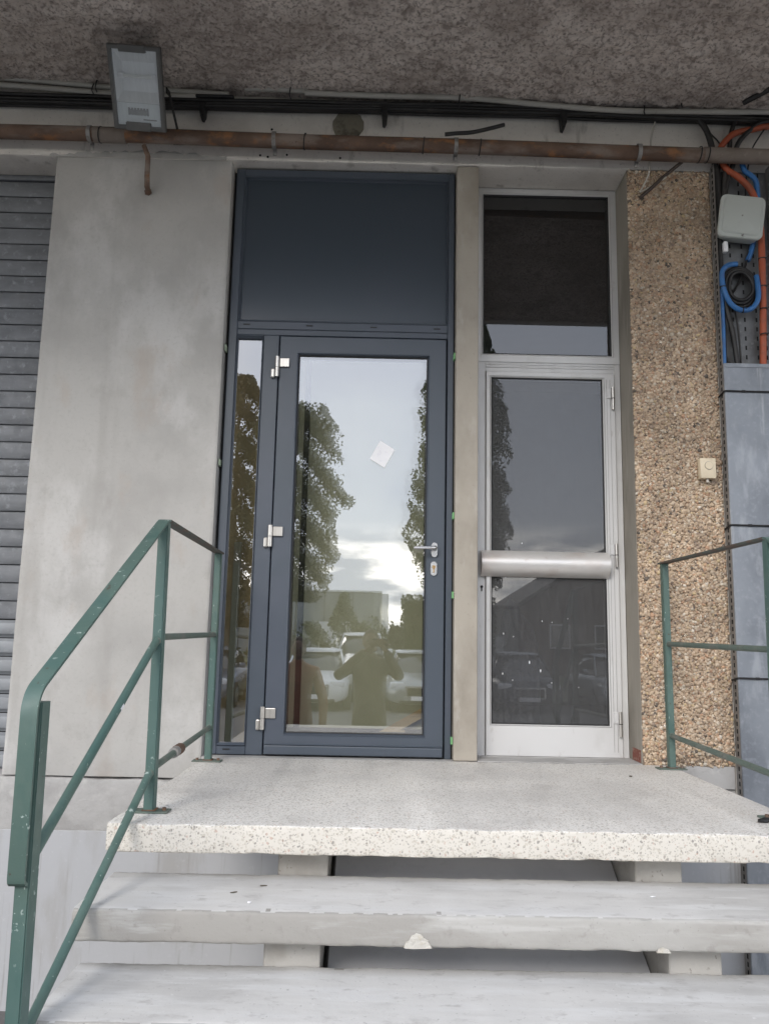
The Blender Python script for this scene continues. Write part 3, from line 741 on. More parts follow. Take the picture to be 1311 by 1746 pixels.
# curved push plate
b = BM()
n = 14; rows = []
for x in (.487, .488, 1.136, 1.137):
    row = []
    for k in range(n + 1):
        a = math.radians(-58 + 116 * k / n)
        row.append(b.verts.new((x, ly2 - .002 - .060 * (math.cos(a) - math.cos(math.radians(58))) / (1 - math.cos(math.radians(58))) , .952 + .067 * math.sin(a) / math.sin(math.radians(58)))))
    rows.append(row)
for q in range(3):
    for k in range(n): b.faces.new((rows[q][k], rows[q][k + 1], rows[q + 1][k + 1], rows[q + 1][k]))
b.faces.new(rows[0]); b.faces.new(rows[3])
pbx = obj('push_plate', b, 'alu_bar', lf, smooth=40)
b = BM(); tube(b, [(.494, ly2 - .0015, .833), (.494, ly2 + .001, .833)], .0075, 12); box(b, .4905, .4975, ly2 - .0015, ly2 + .001, .810, .832)
for v_ in b.verts: v_.co.y += .0125
kh = obj('keyhole', b, 'black', ad)
def alu_hinge(zc):
    hg = obj('hinge', tubeb([(1.180, ly2 - .012, zc - .062), (1.180, ly2 - .012, zc + .058)], .0075, 12), 'steel', ad, smooth=50)
    obj('plate', boxb(1.150, 1.1725, ly2 - .006, ly2 + .002, zc, zc + .056, .002), 'alu', hg)
    obj('collar', tubeb([(1.180, ly2 - .012, zc - .003), (1.180, ly2 - .012, zc + .001)], .0088, 12), 'black', hg)
for zc in (1.836, 1.008, .168): alu_hinge(zc)
obj('threshold', boxb(.4515, 1.2275, .165, .30, -.0005, .0035, .001), 'plinth_top', ad)
obj('threshold', boxb(.4515, 1.2275, .0, .16, -.0015, .0025, .001), 'plinth_top', ad)

# ================================================================== ROOMS BEHIND THE DOORS
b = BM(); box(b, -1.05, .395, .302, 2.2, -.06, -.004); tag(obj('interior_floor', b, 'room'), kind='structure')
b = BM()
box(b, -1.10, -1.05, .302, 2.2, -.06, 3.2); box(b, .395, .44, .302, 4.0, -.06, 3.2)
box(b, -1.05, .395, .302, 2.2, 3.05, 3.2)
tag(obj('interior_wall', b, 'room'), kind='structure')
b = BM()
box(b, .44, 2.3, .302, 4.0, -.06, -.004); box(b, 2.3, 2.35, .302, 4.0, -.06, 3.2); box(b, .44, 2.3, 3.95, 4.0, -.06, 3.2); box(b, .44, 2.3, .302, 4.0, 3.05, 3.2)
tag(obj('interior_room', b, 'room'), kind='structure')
ib = thing('interior_partition', (-.3, .36, 0), 'olive boarded partition seen faintly through the entrance door glass', 'partition')
obj('board', boxb(-.420, .394, .34, .36, .105, 3.04, .003), 'board', ib)
obj('board', boxb(-.60, -.452, .34, .36, .105, 3.04, .003), 'board', ib)
obj('board', boxb(-1.049, -.605, .34, .36, .0, 3.04, .003), 'board_brown', ib)
obj('batten', boxb(-.793, -.755, .318, .338, .0, 1.05, .003), 'board', ib)
obj('skirting', boxb(-.60, .394, .345, .36, .0, .100), 'black', ib)
obj('backing', boxb(-1.049, .394, .38, .40, .0, 3.04), 'room', ib)
b = BM()
def plank(bm_, p0, p1, w_, t2):
    p0 = Vector(p0); p1 = Vector(p1); d = (p1 - p0).normalized(); s_ = d.cross(Vector((0, -1, .3))).normalized() * w_ / 2; nrm = d.cross(s_).normalized() * t2 / 2
    vs = [bm_.verts.new(p + a * s_ + c_ * nrm) for p in (p0, p1) for a, c_ in ((-1, -1), (1, -1), (1, 1), (-1, 1))]
    for q in ((0, 1, 2, 3), (7, 6, 5, 4), (0, 4, 5, 1), (1, 5, 6, 2), (2, 6, 7, 3), (3, 7, 4, 0)): bm_.faces.new([vs[k] for k in q])
plank(b, (.0, .30, .075), (.33, .325, .26), .045, .015)
tag(obj('plank', b, 'wood', loc=(.15, .31, 0)), 'short bare wood plank leaning on the floor behind the entrance door glass', 'plank')
b = BM(); plank(b, (-.03, .25, .06), (.12, .27, .09), .04, .02)
tag(obj('plank', b, 'wood', loc=(0, .25, 0)), 'broken wood offcut lying at the foot of the leaning plank', 'plank')
tag(obj('door_mat', boxb(-.56, -.33, .20, .335, -.003, .03, .004), 'interior_red', loc=(-.45, .27, 0)), 'dark red mat inside the lower left of the entrance door', 'mat')
b = bmesh.new(); bmesh.ops.create_icosphere(b, subdivisions=3, radius=1)  # added lump standing in for an unidentified dark mass behind the glass
for v_ in b.verts:
    q = v_.co; k_ = 1 + .12 * math.sin(q.x * 5 + q.z * 3) + .1 * math.sin(q.y * 7 - q.z * 4)
    v_.co = Vector((.80 + q.x * .15 * k_, 1.0 + q.y * .2 * k_, .36 + q.z * .40 * k_))
tag(obj('dark_bundle', b, 'dark_bundle', loc=(.8, 1.0, 0), smooth=180), 'unidentified dark bluish bundle added behind the old door glass', 'dark_bundle')

# ================================================================== LANDING AND STEPS
v, fc = rough_beam(-.818, 1.346, -1.437, .0, -.083, 0.0, n=150, bev=.006, jit=.0022)
lo = obj('landing_slab', (v, fc), ['terr_top', 'terr_front'], loc=(.26, -.7, -.083), smooth=45)
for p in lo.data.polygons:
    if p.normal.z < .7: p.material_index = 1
tag(lo, 'white terrazzo landing slab in front of both doors', 'landing')
ordn = ['topmost tread, just below the terrazzo landing', 'second tread below the terrazzo landing', 'third tread below the terrazzo landing', 'fourth tread below the terrazzo landing', 'fifth tread below the terrazzo landing', 'lowest tread of the stair, nearest the asphalt']
zt = [-.16 - .16 * k for k in range(6)]
yf_ = [-1.70 - .27 * k for k in range(6)]
for k in range(6):
    x0 = -.808 + (.0 if k else -.004); x1 = 1.36
    v, fc = rough_beam(x0, x1, yf_[k], yf_[k] + .36, zt[k] - .083, zt[k], n=170, bev=.010, jit=.0016)
    tr_ = thing('step_tread', (.27, yf_[k] + .18, zt[k] - .083), 'pale concrete ' + ordn[k], 'stair tread', 'open concrete treads of the entrance stair')
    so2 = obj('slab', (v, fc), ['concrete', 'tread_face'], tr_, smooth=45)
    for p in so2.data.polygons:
        if p.normal.z < .988: p.material_index = 1  # front and sides take a darker, browner colour than the top
    if k == 0:
        b = BM()
        pts = [(.054, -.2425), (.058, -.226), (.066, -.224), (.074, -.211), (.086, -.204), (.097, -.207), (.104, -.217), (.117, -.222), (.121, -.231), (.128, -.2425)]
        prism(b, pts, 'y', yf_[0] - .0008, yf_[0] + .02)
        bmesh.ops.subdivide_edges(b, edges=b.edges, cuts=2)
        for v_ in b.verts: v_.co += Vector((random.uniform(-.002, .002), random.uniform(-.0015, .0005), random.uniform(-.0015, .001)))
        obj('broken_chip', b, 'chip', tr_)
        b = BM(); prism(b, [(.713, -.2425), (.718, -.233), (.73, -.2295), (.745, -.235), (.75, -.2425)], 'y', yf_[0] - .0008, yf_[0] + .02)
        obj('broken_chip', b, 'chip', tr_)
for (x0, x1, lab) in ((-.32, -.168, 'raw concrete stringer carrying the treads on the left'), (.772, .915, 'raw concrete stringer carrying the treads on the right')):
    poly = [(.01, -.085), (-1.335, -.085)]
    for k in range(6):
        poly += [(yf_[k] + .355 if k else -1.335, zt[k] - .085), (yf_[k] + .085, zt[k] - .085)]
    poly += [(yf_[5] + .085, GZ), (yf_[5] + .42, GZ), (-.55, -.62), (-.10, -.62), (.01, -.50)]
    b = BM(); prism(b, poly, 'x', x0, x1)
    bmesh.ops.bevel(b, geom=[e for e in b.edges if e.calc_length() < .5], offset=.004, segments=1, affect='EDGES')
    tag(obj('stair_stringer', b, 'stringer', loc=((x0 + x1) / 2, -1.5, GZ)), lab, 'stringer', 'concrete stringers under the stair')
tag(obj('stair_waist', prism(BM(), [(-.93, -.088), (-2.86, GZ), (-2.6, GZ), (-.80, -.20), (-.80, -.088)], 'x', -.153, .768), 'waist', loc=(.3, -1.5, GZ)), 'smooth grey sloping slab seen between the open treads and the two stringers', 'stair slab')
# bits lying about
def flake(nm, x, y, z, sx, sy, sz, mat, label, cat, rot=0):
    b = bmesh.new(); bmesh.ops.create_icosphere(b, subdivisions=1, radius=1)
    for v_ in b.verts:
        q = v_.co * random.uniform(.8, 1.15)
        v_.co = Vector((x + q.x * sx * math.cos(rot) - q.y * sy * math.sin(rot), y + q.x * sx * math.sin(rot) + q.y * sy * math.cos(rot), z + sz * .9 + q.z * sz))
    return tag(obj(nm, b, mat, loc=(x, y, z)), label, cat, 'crumbs lying on the steps')
MT['leafbit'] = M('dry_leaf', (.10, .085, .065), .9)
flake('paint_crumb', -.363, -1.628, -.16, .006, .004, .003, 'paper', 'tiny white crumb near the front of the topmost tread, left part', 'crumb')
flake('paint_crumb', .768, -1.508, -.16, .011, .004, .002, 'paper', 'flat white crumb on the topmost tread towards the right stringer', 'crumb')
flake('leaf_scrap', -.42, -1.54, -.16, .012, .004, .002, 'leafbit', 'small dark leaf scrap on the topmost tread near the left rail', 'scrap', .6)
flake('leaf_scrap', -.345, -1.47, -.16, .013, .005, .002, 'leafbit', 'curled grey scrap at the back of the topmost tread, left', 'scrap', .2)
flake('leaf_scrap', 1.055, -.379, .0, .008, .006, .004, 'leafbit', 'dark pebble-like scrap on the landing before the aluminium door', 'scrap')
flake('leaf_scrap', 1.215, -1.255, .0, .035, .018, .008, 'black', 'dark rag scrap at the right front corner of the landing', 'scrap', .4)

# ================================================================== HANDRAILS
def fbar(b, P, w_, t2, side=Vector((1, 0, 0))):
    """flat bar swept along P (list of Vectors); width along side, thickness normal to path"""
    prev = None
    P = [Vector(p) for p in P]
    for i, p in enumerate(P):
        d = (P[min(i + 1, len(P) - 1)] - P[max(i - 1, 0)]).normalized()
        s_ = (side - d * side.dot(d)).normalized() * w_ / 2; n_ = d.cross(s_).normalized() * t2 / 2
        bv = .0015
        ring = [b.verts.new(p + a * s_ + c_ * n_) for a, c_ in ((-1, -1), (1, -1), (1, 1), (-1, 1))]
        if prev:
            for k in range(4): b.faces.new((prev[k], prev[(k + 1) % 4], ring[(k + 1) % 4], ring[k]))
        else: b.faces.new(ring)
        prev = ring
    b.faces.new(prev); return b
def post(b, p0, p1, wx, wy):
    p0 = Vector(p0); p1 = Vector(p1)
    g = []
    for p in (p0, p1):
        g.append([b.verts.new(p + Vector((a * wx / 2, c_ * wy / 2, 0))) for a, c_ in ((-1, -1), (1, -1), (1, 1), (-1, 1))])
    for k in range(4): b.faces.new((g[0][k], g[0][(k + 1) % 4], g[1][(k + 1) % 4], g[1][k]))
    b.faces.new(g[0]); b.faces.new(g[1])
    bmesh.ops.bevel(b, geom=[e for e in b.edges if abs((e.verts[0].co - e.verts[1].co).z) > .3], offset=.003, segments=2, affect='EDGES')
    return b
def corner(P, q, r_, n=6):
    """rounded corner at q between previous point P[-1] and the next"""
    return
def rail(side, label):
    L = side < 0
    # far post, landing post base/top, bend, low post
    if L: far, b0, t0, bend = (-.778, -.165), Vector((-.737, -1.275, 0)), Vector((-.746, -1.275, .925)), Vector((-.806, -2.10, .405))
    else: far, b0, t0, bend = (1.318, -.13), Vector((1.296, -1.20, 0)), Vector((1.303, -1.20, .92)), Vector((1.34, -2.05, .40))
    rt = thing('handrail', (b0.x, b0.y, 0), label, 'handrail', 'green handrails of the stair')
    far0 = Vector((far[0], far[1], 0)); far1 = Vector((far[0] - (.0 if L else .005), far[1], .936))
    lowx = bend.x
    p1 = obj('post', post(BM(), far0 + Vector((0, 0, .006)), far1, .030, .034), 'green', rt)
    p2 = obj('post', post(BM(), b0 + Vector((0, 0, .006)), t0 - Vector((0, 0, .004)), .032, .040), 'green', rt)
    p3 = obj('post', post(BM(), (lowx + .022, bend.y + .046, GZ), (lowx + .004, bend.y + .046, bend.z - .012), .033, .050), 'green', rt)
    for q in (far0, b0): obj('base_plate', boxb(q.x - .068, q.x + .062, q.y - .030, q.y + .030, .0005, .0065, .002), 'green_worn', rt)
    for q in (far0, b0):
        obj('rust_bloom', boxb(q.x - .021, q.x + .022, q.y - .0245, q.y + .0245, .0062, .0105, .002), 'rust', rt)
        for dx in (-.048, .046):
            obj('bolt', tubeb([(q.x + dx, q.y - .002, .006), (q.x + dx, q.y - .002, .015)], .007, 6), 'rust', rt)
    # flat top bar: level over the landing
    b = BM(); fbar(b, [far1 + Vector((0, .035, .004)), t0 + Vector((0, .012, .004))], .038, .008)
    obj('top_rail', b, 'green_under', rt, label='level flat bar over the landing, rust-stained beneath')
    pts = [t0 + Vector((0, .010, .0045)), t0 + Vector((0, -.012, .0)), bend + Vector((0, .040, .0255))]
    for k in range(1, 8):
        a = k / 8
        A = bend + Vector((0, .040, .0255)); Bc = bend; C_ = bend + Vector((.002, .0, -.048))
        pts.append((1 - a) ** 2 * A + 2 * a * (1 - a) * Bc + a * a * C_)
    pts.append(bend + Vector((.002, 0, -.048)))
    end = bend + Vector((.003, .003, -.385))
    pts.append(end)
    for k in range(1, 7):
        a = math.pi * k / 6
        pts.append(end + Vector((0, .018 * (1 - math.cos(a)), -.016 * math.sin(a))))
    b = BM(); fbar(b, pts, .038, .008)
    obj('top_rail', b, 'green', rt, smooth=30, label='sloping flat bar bent down to its end at the foot')
    for zz, zl in ((.545, .045), (.132, -.355)):
        k_ = zz / .925
        pf_ = b0 * (1 - k_) + t0 * k_; pf_.z = zz
        fa = Vector((far[0], far[1], zz + .018))
        obj('crossbar', tubeb([fa + Vector((0, .012, 0)), pf_ + Vector((0, .0, 0))], .0115, 12), 'green_worn', rt, smooth=60)
        lowp = Vector((lowx + .010, bend.y + .05, zl))
        obj('crossbar', tubeb([pf_ + Vector((0, -.004, 0)), lowp], .0125, 12), 'green', rt, smooth=60)
        for q_, d_ in ((fa + Vector((0, -.012, 0)), (pf_ - fa).normalized()), (pf_ + (fa - pf_).normalized() * .022, (fa - pf_).normalized()), (pf_ + (lowp - pf_).normalized() * .024, (lowp - pf_).normalized())):
            obj('weld_bead', tubeb([q_ - d_ * .005, q_, q_ + d_ * .006], [.0135, .0155, .0125], 10, jit=.1), 'green_worn', rt, smooth=70)
        if L and zz < .3:
            q = fa.lerp(pf_, .63); d = (pf_ - fa).normalized()
            obj('repair_sleeve', tubeb([q - d * .036, q + d * .030], .0200, 12), 'rust', rt, smooth=60, label='rusty joint sleeve')
            obj('repair_sleeve', tubeb([q + d * .032, q + d * .085], .0185, 12), 'galv', rt, smooth=60, label='grey taped joint sleeve')
        if L and zz > .3:
            q = pf_.lerp(lowp, .40); d = (lowp - pf_).normalized()
            obj('paint_patch', tubeb([q - d * .012, q + d * .012], .0131, 12, cap=False), 'paper', rt, smooth=60, label='bare white patch on the sloping bar')
rail(-1, 'green steel handrail on the left side of the stair')
rail(1, 'green steel handrail on the right side of the stair, cut by the picture edge')

# ================================================================== RUSTY PIPE
pz = lambda x: 3.0855 - .0098 * x
pipe = thing('rusty_pipe', (0, -.09, 3.085), 'rusty brown steel pipe running along the lintel above the doors', 'pipe')
xs_ = np.linspace(-3.5, 1.60, 60)
obj('tube', tubeb([(x, -.09 + .002 * math.sin(x * 2), pz(x) + .003 * math.sin(x * 3.1)) for x in xs_], .037, 18), 'rust', pipe, smooth=60)
obj('tube', tubeb([(1.60, -.09, pz(1.6)), (3.15, -.09, pz(3.15))], .039, 18), 'pipe_grey', pipe, smooth=60, label='grey-brown end section of the pipe')
obj('tube', tubeb([(-1.545, -.09, pz(-1.545)), (-1.38, -.09, pz(-1.38))], .0395, 18), 'pipe_grey', pipe, smooth=60, label='grey coupling section')
for x in (-1.565, -.617, .32, 1.265):
    b = BM()
    pp_ = [(x, -.006, pz(x) + .062)] + [(x, -.09 + .042 * math.cos(a) * 1.0, pz(x) + .042 * math.sin(a)) for a in np.linspace(math.radians(60), math.radians(330), 14)] + [(x, -.05, pz(x) - .06)]
    fbar(b, pp_, .020, .003)
    obj('clamp', b, 'galv', pipe)
for x in (-1.511, -.459, .153, .445, 1.622, 1.58):
    b = BM(); fbar(b, [(x + .004 * math.sin(a), -.09 + .0405 * math.cos(a), pz(x) + .0405 * math.sin(a)) for a in np.linspace(0, 2 * math.pi, 21)], .006, .002)
    obj('tie', b, 'black', pipe)
hg = thing('pipe_hanger', (-1.27, -.05, 2.85), 'short rusty hanger rod below the floodlight', 'hanger')
obj('rod', tubeb([(-1.285, -.094, 3.045), (-1.262, -.085, 2.99), (-1.268, -.06, 2.90), (-1.270, -.04, 2.845), (-1.274, .004, 2.838)], [.012, .0135, .0135, .014, .012], 9), 'rust', hg, smooth=60)
obj('nut', tubeb([(-1.274, -.008, 2.838), (-1.274, -.002, 2.838)], .02, 6), 'rust', hg)

# ================================================================== CABLE BUNDLE AND CONDUITS
bz = lambda x: 3.317 - .006 * x + .01 * math.sin(x * 1.1 + .6)
cb = thing('cable_bundle', (0, -.05, 3.31), 'thick bundle of black cables clipped under the canopy', 'cables')
for i in range(7):
    dy = (-.06, -.045, -.03, -.055, -.04, -.025, -.062)[i]; dz = (0, .012, .002, -.013, -.014, -.016, .017)[i]
    ph = random.uniform(0, 6)
    obj('cable', tubeb([(x, dy + .004 * math.sin(x * 3 + ph), bz(x) + dz + .0045 * math.sin(x * 2.3 + ph) + .002 * math.sin(x * 7 + ph)) for x in np.linspace(-3.4, 3.1, 90)], random.uniform(.007, .011), 8), 'black_cable', cb, smooth=70)
for (x, z_) in ((-1.005, 3.235), (-.053, 3.228), (.886, 3.224)):
    b = BM(); prism(b, [(x - .016, 3.315), (x + .018, 3.315), (x + .014, z_ + .02), (x + .004, z_), (x - .008, z_ + .006)], 'y', -.075, -.012)
    obj('bracket', b, 'black', cb)
b = BM(); box(b, -1.04, -.84, -.085, -.02, 3.338, 3.352, .004)
obj('bracket', b, 'black', cb)
def cond(name, pts, rad, label, ties=(), mat='pvc'):
    t0_ = thing(name, pts[0], label, 'conduit', 'grey conduits under the canopy')
    obj('tube', tubeb(pts, rad, 12, smoothpath=6), mat, t0_, smooth=60)
    for (x, z_, hh) in ties:
        b = BM(); fbar(b, [(x + .002, -.085, z_ + hh), (x, -.094, z_ + hh * .3), (x - .004, -.094, z_ - hh * .5), (x + .004, -.084, z_ - hh)], .006, .0025, Vector((1, 0, 0)))
        obj('tie', b, 'black', t0_)
    return t0_
cond('conduit', [(-3.3, -.055, 3.49), (-2.08, -.06, 3.432), (-1.49, -.06, 3.392), (-1.21, -.06, 3.383), (-.87, -.06, 3.367)], .0145, 'upper grey conduit at the far left, passing behind the floodlight', [(-1.555, 3.385, .04)])
cond('conduit', [(-3.3, -.065, 3.43), (-2.078, -.065, 3.388), (-1.58, -.065, 3.360), (-1.21, -.062, 3.352), (-.95, -.060, 3.353)], .0135, 'lower grey conduit at the far left just above the black cables', [(-1.572, 3.365, .03)])
cond('conduit', [(-.785, -.070, 3.400), (-.6, -.07, 3.398), (-.458, -.07, 3.393)], .0155, 'short straight grey conduit stub above the entrance door', [(-.545, 3.375, .045)])
cond('conduit', [(-.47, -.075, 3.378), (-.1, -.075, 3.372), (.362, -.075, 3.372), (.70, -.07, 3.352), (1.012, -.07, 3.331), (1.322, -.07, 3.323), (1.977, -.07, 3.334), (3.0, -.07, 3.34)], .0150, 'long sagging grey conduit running right above both doors', [(.338, 3.350, .05), (1.303, 3.318, .026)])
cond('conduit', [(1.50, -.05, 3.362), (1.75, -.05, 3.362), (2.0, -.05, 3.368), (2.4, -.05, 3.38)], .013, 'short flat grey conduit close to the soffit at the far right', [(1.50, 3.36, .018)])
cond('conduit', [(-.87, -.03, 3.362), (-.3, -.03, 3.356), (.4, -.03, 3.350), (1.3, -.03, 3.345)], .016, 'flat grey conduit half hidden behind the black bundle above the doors', [])
def cable(name, pts, rad, mat, label, cat='cable', sp=8, group=None, n=10):
    return tag(obj(name, tubeb(pts, rad, n, smoothpath=sp), mat, loc=pts[0], smooth=60), label, cat, group)
cable('cable_end', [(.26, -.13, 3.123), (.32, -.14, 3.124), (.40, -.14, 3.132), (.50, -.135, 3.162), (.565, -.12, 3.192)], .010, 'black_cable', 'loose black cable end rising from the pipe above the concrete mullion')
cable('hanging_wire', [(1.378, -.03, 3.29), (1.358, -.035, 3.22), (1.348, -.032, 3.135), (1.341, -.03, 3.07), (1.336, -.035, 3.0), (1.318, -.03, 2.95), (1.295, -.025, 2.905), (1.296, -.02, 2.897), (1.35, -.03, 2.925), (1.42, -.05, 2.965)], .0048, 'white_wire', 'thin white wire looped down behind the pipe over the pebble pillar')
cable('hanging_wire', [(1.50, -.06, 3.045), (1.45, -.05, 3.005), (1.40, -.045, 2.962), (1.34, -.035, 2.905), (1.287, -.025, 2.859)], .0095, 'brown_wire', 'cut brown cable end slanting down over the pebble pillar')
for pts, lab in (([(1.60, -.05, 3.30), (1.64, -.05, 3.235), (1.668, -.045, 3.137), (1.69, -.03, 3.0), (1.695, -.025, 2.7), (1.692, -.02, 2.4), (1.69, -.02, 1.9)], 'thickest black cable dropping into the left side of the tray'),
                 ([(1.615, -.05, 3.30), (1.66, -.05, 3.22), (1.712, -.045, 3.15), (1.708, -.03, 3.02), (1.705, -.022, 2.62)], 'thin black cable crossing to the left tray flange'),
                 ([(1.795, -.05, 3.30), (1.765, -.05, 3.21), (1.758, -.045, 3.13), (1.735, -.03, 3.0), (1.712, -.022, 2.8)], 'straight black cable dropping behind the orange tube')):
    cable('tray_cable', pts, .015 if 'thickest' in lab else (.004 if 'thin' in lab else .012), 'black_cable', lab, group='black cables dropping into the tray')
cable('tray_cable', [(1.99, -.07, 3.285), (1.91, -.07, 3.268), (1.835, -.07, 3.205), (1.79, -.065, 3.14), (1.775, -.04, 3.05), (1.74, -.025, 2.93), (1.72, -.02, 2.75)], .013, 'black_cable', 'curved black cable sweeping from the right above the orange tube', group='black cables dropping into the tray')
cable('tray_cable', [(1.935, -.07, 3.235), (1.905, -.07, 3.19), (1.868, -.06, 3.12), (1.85, -.03, 3.0), (1.84, -.02, 2.88)], .004, 'black_cable', 'thin black wire curving down at the right end of the pipe', group='black cables dropping into the tray')
cable('soffit_dark_line', [(1.80, -.14, 3.335), (1.87, -.22, 3.340), (1.99, -.36, 3.345), (2.2, -.55, 3.345)], .014, 'black_cable', 'dark line added across the soffit at the upper right corner, shaped like a cable')  # added tube for an unidentified dark line, likely the soffit end
cable('orange_tube', [(2.2, -.065, 3.28), (1.965, -.065, 3.258), (1.872, -.065, 3.237), (1.80, -.06, 3.222), (1.755, -.055, 3.195), (1.712, -.045, 3.138), (1.715, -.035, 3.08), (1.745, -.04, 3.02), (1.80, -.05, 2.97), (1.855, -.055, 2.90), (1.884, -.055, 2.80), (1.895, -.055, 2.65), (1.889, -.052, 2.33), (1.881, -.036, 2.0), (1.879, -.03, 1.93)], .0165, 'orange', 'orange corrugated tube dropping through the cable tray')
cable('blue_tube', [(1.82, -.04, 3.08), (1.832, -.045, 3.015), (1.862, -.05, 2.985), (1.886, -.05, 2.95), (1.890, -.05, 2.87), (1.884, -.035, 2.75), (1.86, -.03, 2.60), (1.83, -.03, 2.52)], .0135, 'blue', 'upper blue tube going behind the junction box')
cable('blue_tube', [(1.762, -.06, 2.487), (1.715, -.06, 2.478), (1.686, -.06, 2.447), (1.682, -.06, 2.39), (1.692, -.065, 2.325), (1.72, -.065, 2.268), (1.765, -.065, 2.238), (1.82, -.065, 2.246), (1.856, -.065, 2.295), (1.862, -.06, 2.37), (1.862, -.05, 2.43)], .013, 'blue', 'blue tube coiled in a ring below the junction box')
cable('blue_tube', [(1.69, -.055, 2.462), (1.686, -.045, 2.40), (1.685, -.04, 2.27), (1.685, -.036, 2.12), (1.684, -.032, 1.97), (1.684, -.03, 1.90)], .011, 'blue', 'straight blue tube running down the left edge of the tray')
def tie_on(o, c_, rad, axis=(0, 0, 1)):
    a = Vector(axis).normalized(); p1 = a.orthogonal().normalized(); p2 = a.cross(p1)
    b = BM(); fbar(b, [Vector(c_) + (p1 * math.cos(t) + p2 * math.sin(t)) * rad for t in np.linspace(0, 2 * math.pi, 17)], .006, .002, a)
    obj('tie', b, 'black', o)
    b = BM(); tube(b, [Vector(c_) + Vector((rad * .7, -rad * .7, 0)), Vector(c_) + Vector((rad * 1.7, -rad * 1.5, .010))], .0016, 5)
    obj('tie_tail', b, 'black', o)
_or = [o for o in COL.objects if o.name == 'orange_tube'][0]
for z_, x_ in ((2.52, 1.893), (2.37, 1.890), (2.25, 1.887), (2.115, 1.8835)): tie_on(_or, (x_, -.055, z_), .0178)
_bl = [o for o in COL.objects if o.name == 'blue_tube.001'][0]
for c_ in ((1.683, -.061, 2.36), (1.775, -.065, 2.2375)): tie_on(_bl, c_, .0145, (0, 0, 1) if c_[0] < 1.7 else (1, 0, 0))
ck = thing('cable_coil', (1.775, -.045, 2.36), 'black cable coil hung inside the blue ring', 'cable coil')
for k in range(3):
    rr = .085 - .012 * k
    pts = [(1.778 + (rr + .004 * math.sin(a * 3 + k)) * math.cos(a), -.036 - .008 * k, 2.372 + (rr * 1.25) * math.sin(a)) for a in np.linspace(0, 2 * math.pi, 28)]
    obj('turn', tubeb(pts, .0095, 8), 'black_cable', ck, smooth=60)
obj('tail', tubeb([(1.70, -.035, 2.36), (1.71, -.035, 2.25), (1.735, -.035, 2.12), (1.75, -.035, 1.95), (1.752, -.03, 1.88)], .013, 8, smoothpath=6), 'black_cable', ck, smooth=60)
obj('tail', tubeb([(1.84, -.03, 2.57), (1.79, -.03, 2.42), (1.72, -.03, 2.28), (1.73, -.03, 2.10), (1.765, -.03, 1.90)], .006, 6, smoothpath=6), 'black_cable', ck, smooth=60)
obj('tail', tubeb([(1.70, -.03, 2.6), (1.705, -.03, 2.45), (1.76, -.03, 2.2), (1.772, -.03, 1.90)], .005, 6, smoothpath=6), 'black_cable', ck, smooth=60)
obj('tail', tubeb([(1.688, -.025, 2.02), (1.72, -.03, 1.96), (1.76, -.03, 1.93)], .008, 6, smoothpath=6), 'black_cable', ck, smooth=60)

# ================================================================== CABLE TRAY, COVER
ty = thing('cable_tray', (1.81, 0, -.1), 'perforated galvanised cable tray right of the pebble pillar', 'cable tray')
X0, X1 = 1.668, 1.962
obj('back', boxb(X0 + .002, X1 - .002, -.004, .002, GZ, 3.03), 'tray', ty)
obj('flange', boxb(X0, X0 + .002, -.052, .003, GZ, 3.045), 'galv', ty)
obj('flange', boxb(X1 - .002, X1, -.052, .003, GZ, 3.045), 'galv', ty)
b = BM(); zz = 2.0
while zz < 3.02:
    for c_ in (.085, .145, .205, .25):
        box(b, X0 + c_ - .004, X0 + c_ + .004, -.0052, -.0035, zz, zz + .022)
    zz += .05
so_ = obj('slots', b, 'dark_hole', ty); so_['kind'] = 'stuff'
b = BM(); zz = -.9
while zz < 3.02:
    box(b, X0 - .0012, X0 + .0005, -.036, -.024, zz, zz + .020)
    zz += .034
obj('flange_slots', b, 'dark_hole', ty)['kind'] = 'stuff'
cv = thing('tray_cover', (1.81, -.06, -.2), 'blue-grey galvanised cover sheet over the lower cable tray', 'cover')
b = BM(); prism(b, [(X0 + .001, -.050), (X0 + .001, -.058), (X0 + .004, -.061), (X1 + .02, -.061), (X1 + .023, -.058), (X1 + .023, -.050)], 'z', GZ, 1.955)
obj('sheet', b, 'cover', cv)
obj('fold', boxb(X0 + .0015, X1 + .02, -.064, -.0605, 1.936, 1.957, .001), 'cover', cv)
for zz, lab in ((1.812, 'topmost black strap round the tray cover'), (1.139, 'black strap round the tray cover above the right handrail'), (.411, 'lowest black strap round the tray cover behind the right handrail')):
    st = thing('cable_strap', (1.8, -.06, zz), lab, 'strap', 'black straps round the tray cover')
    obj('band', tubeb([(1.664, .0, zz - .012), (1.6625, -.045, zz - .006), (1.672, -.067, zz), (1.76, -.068, zz - .001), (1.96, -.068, zz - .001), (2.0, -.06, zz)], .0042, 8, smoothpath=3), 'black', st, smooth=60)
    obj('buckle', boxb(1.748, 1.768, -.0725, -.064, zz - .006, zz + .005, .002), 'black', st)

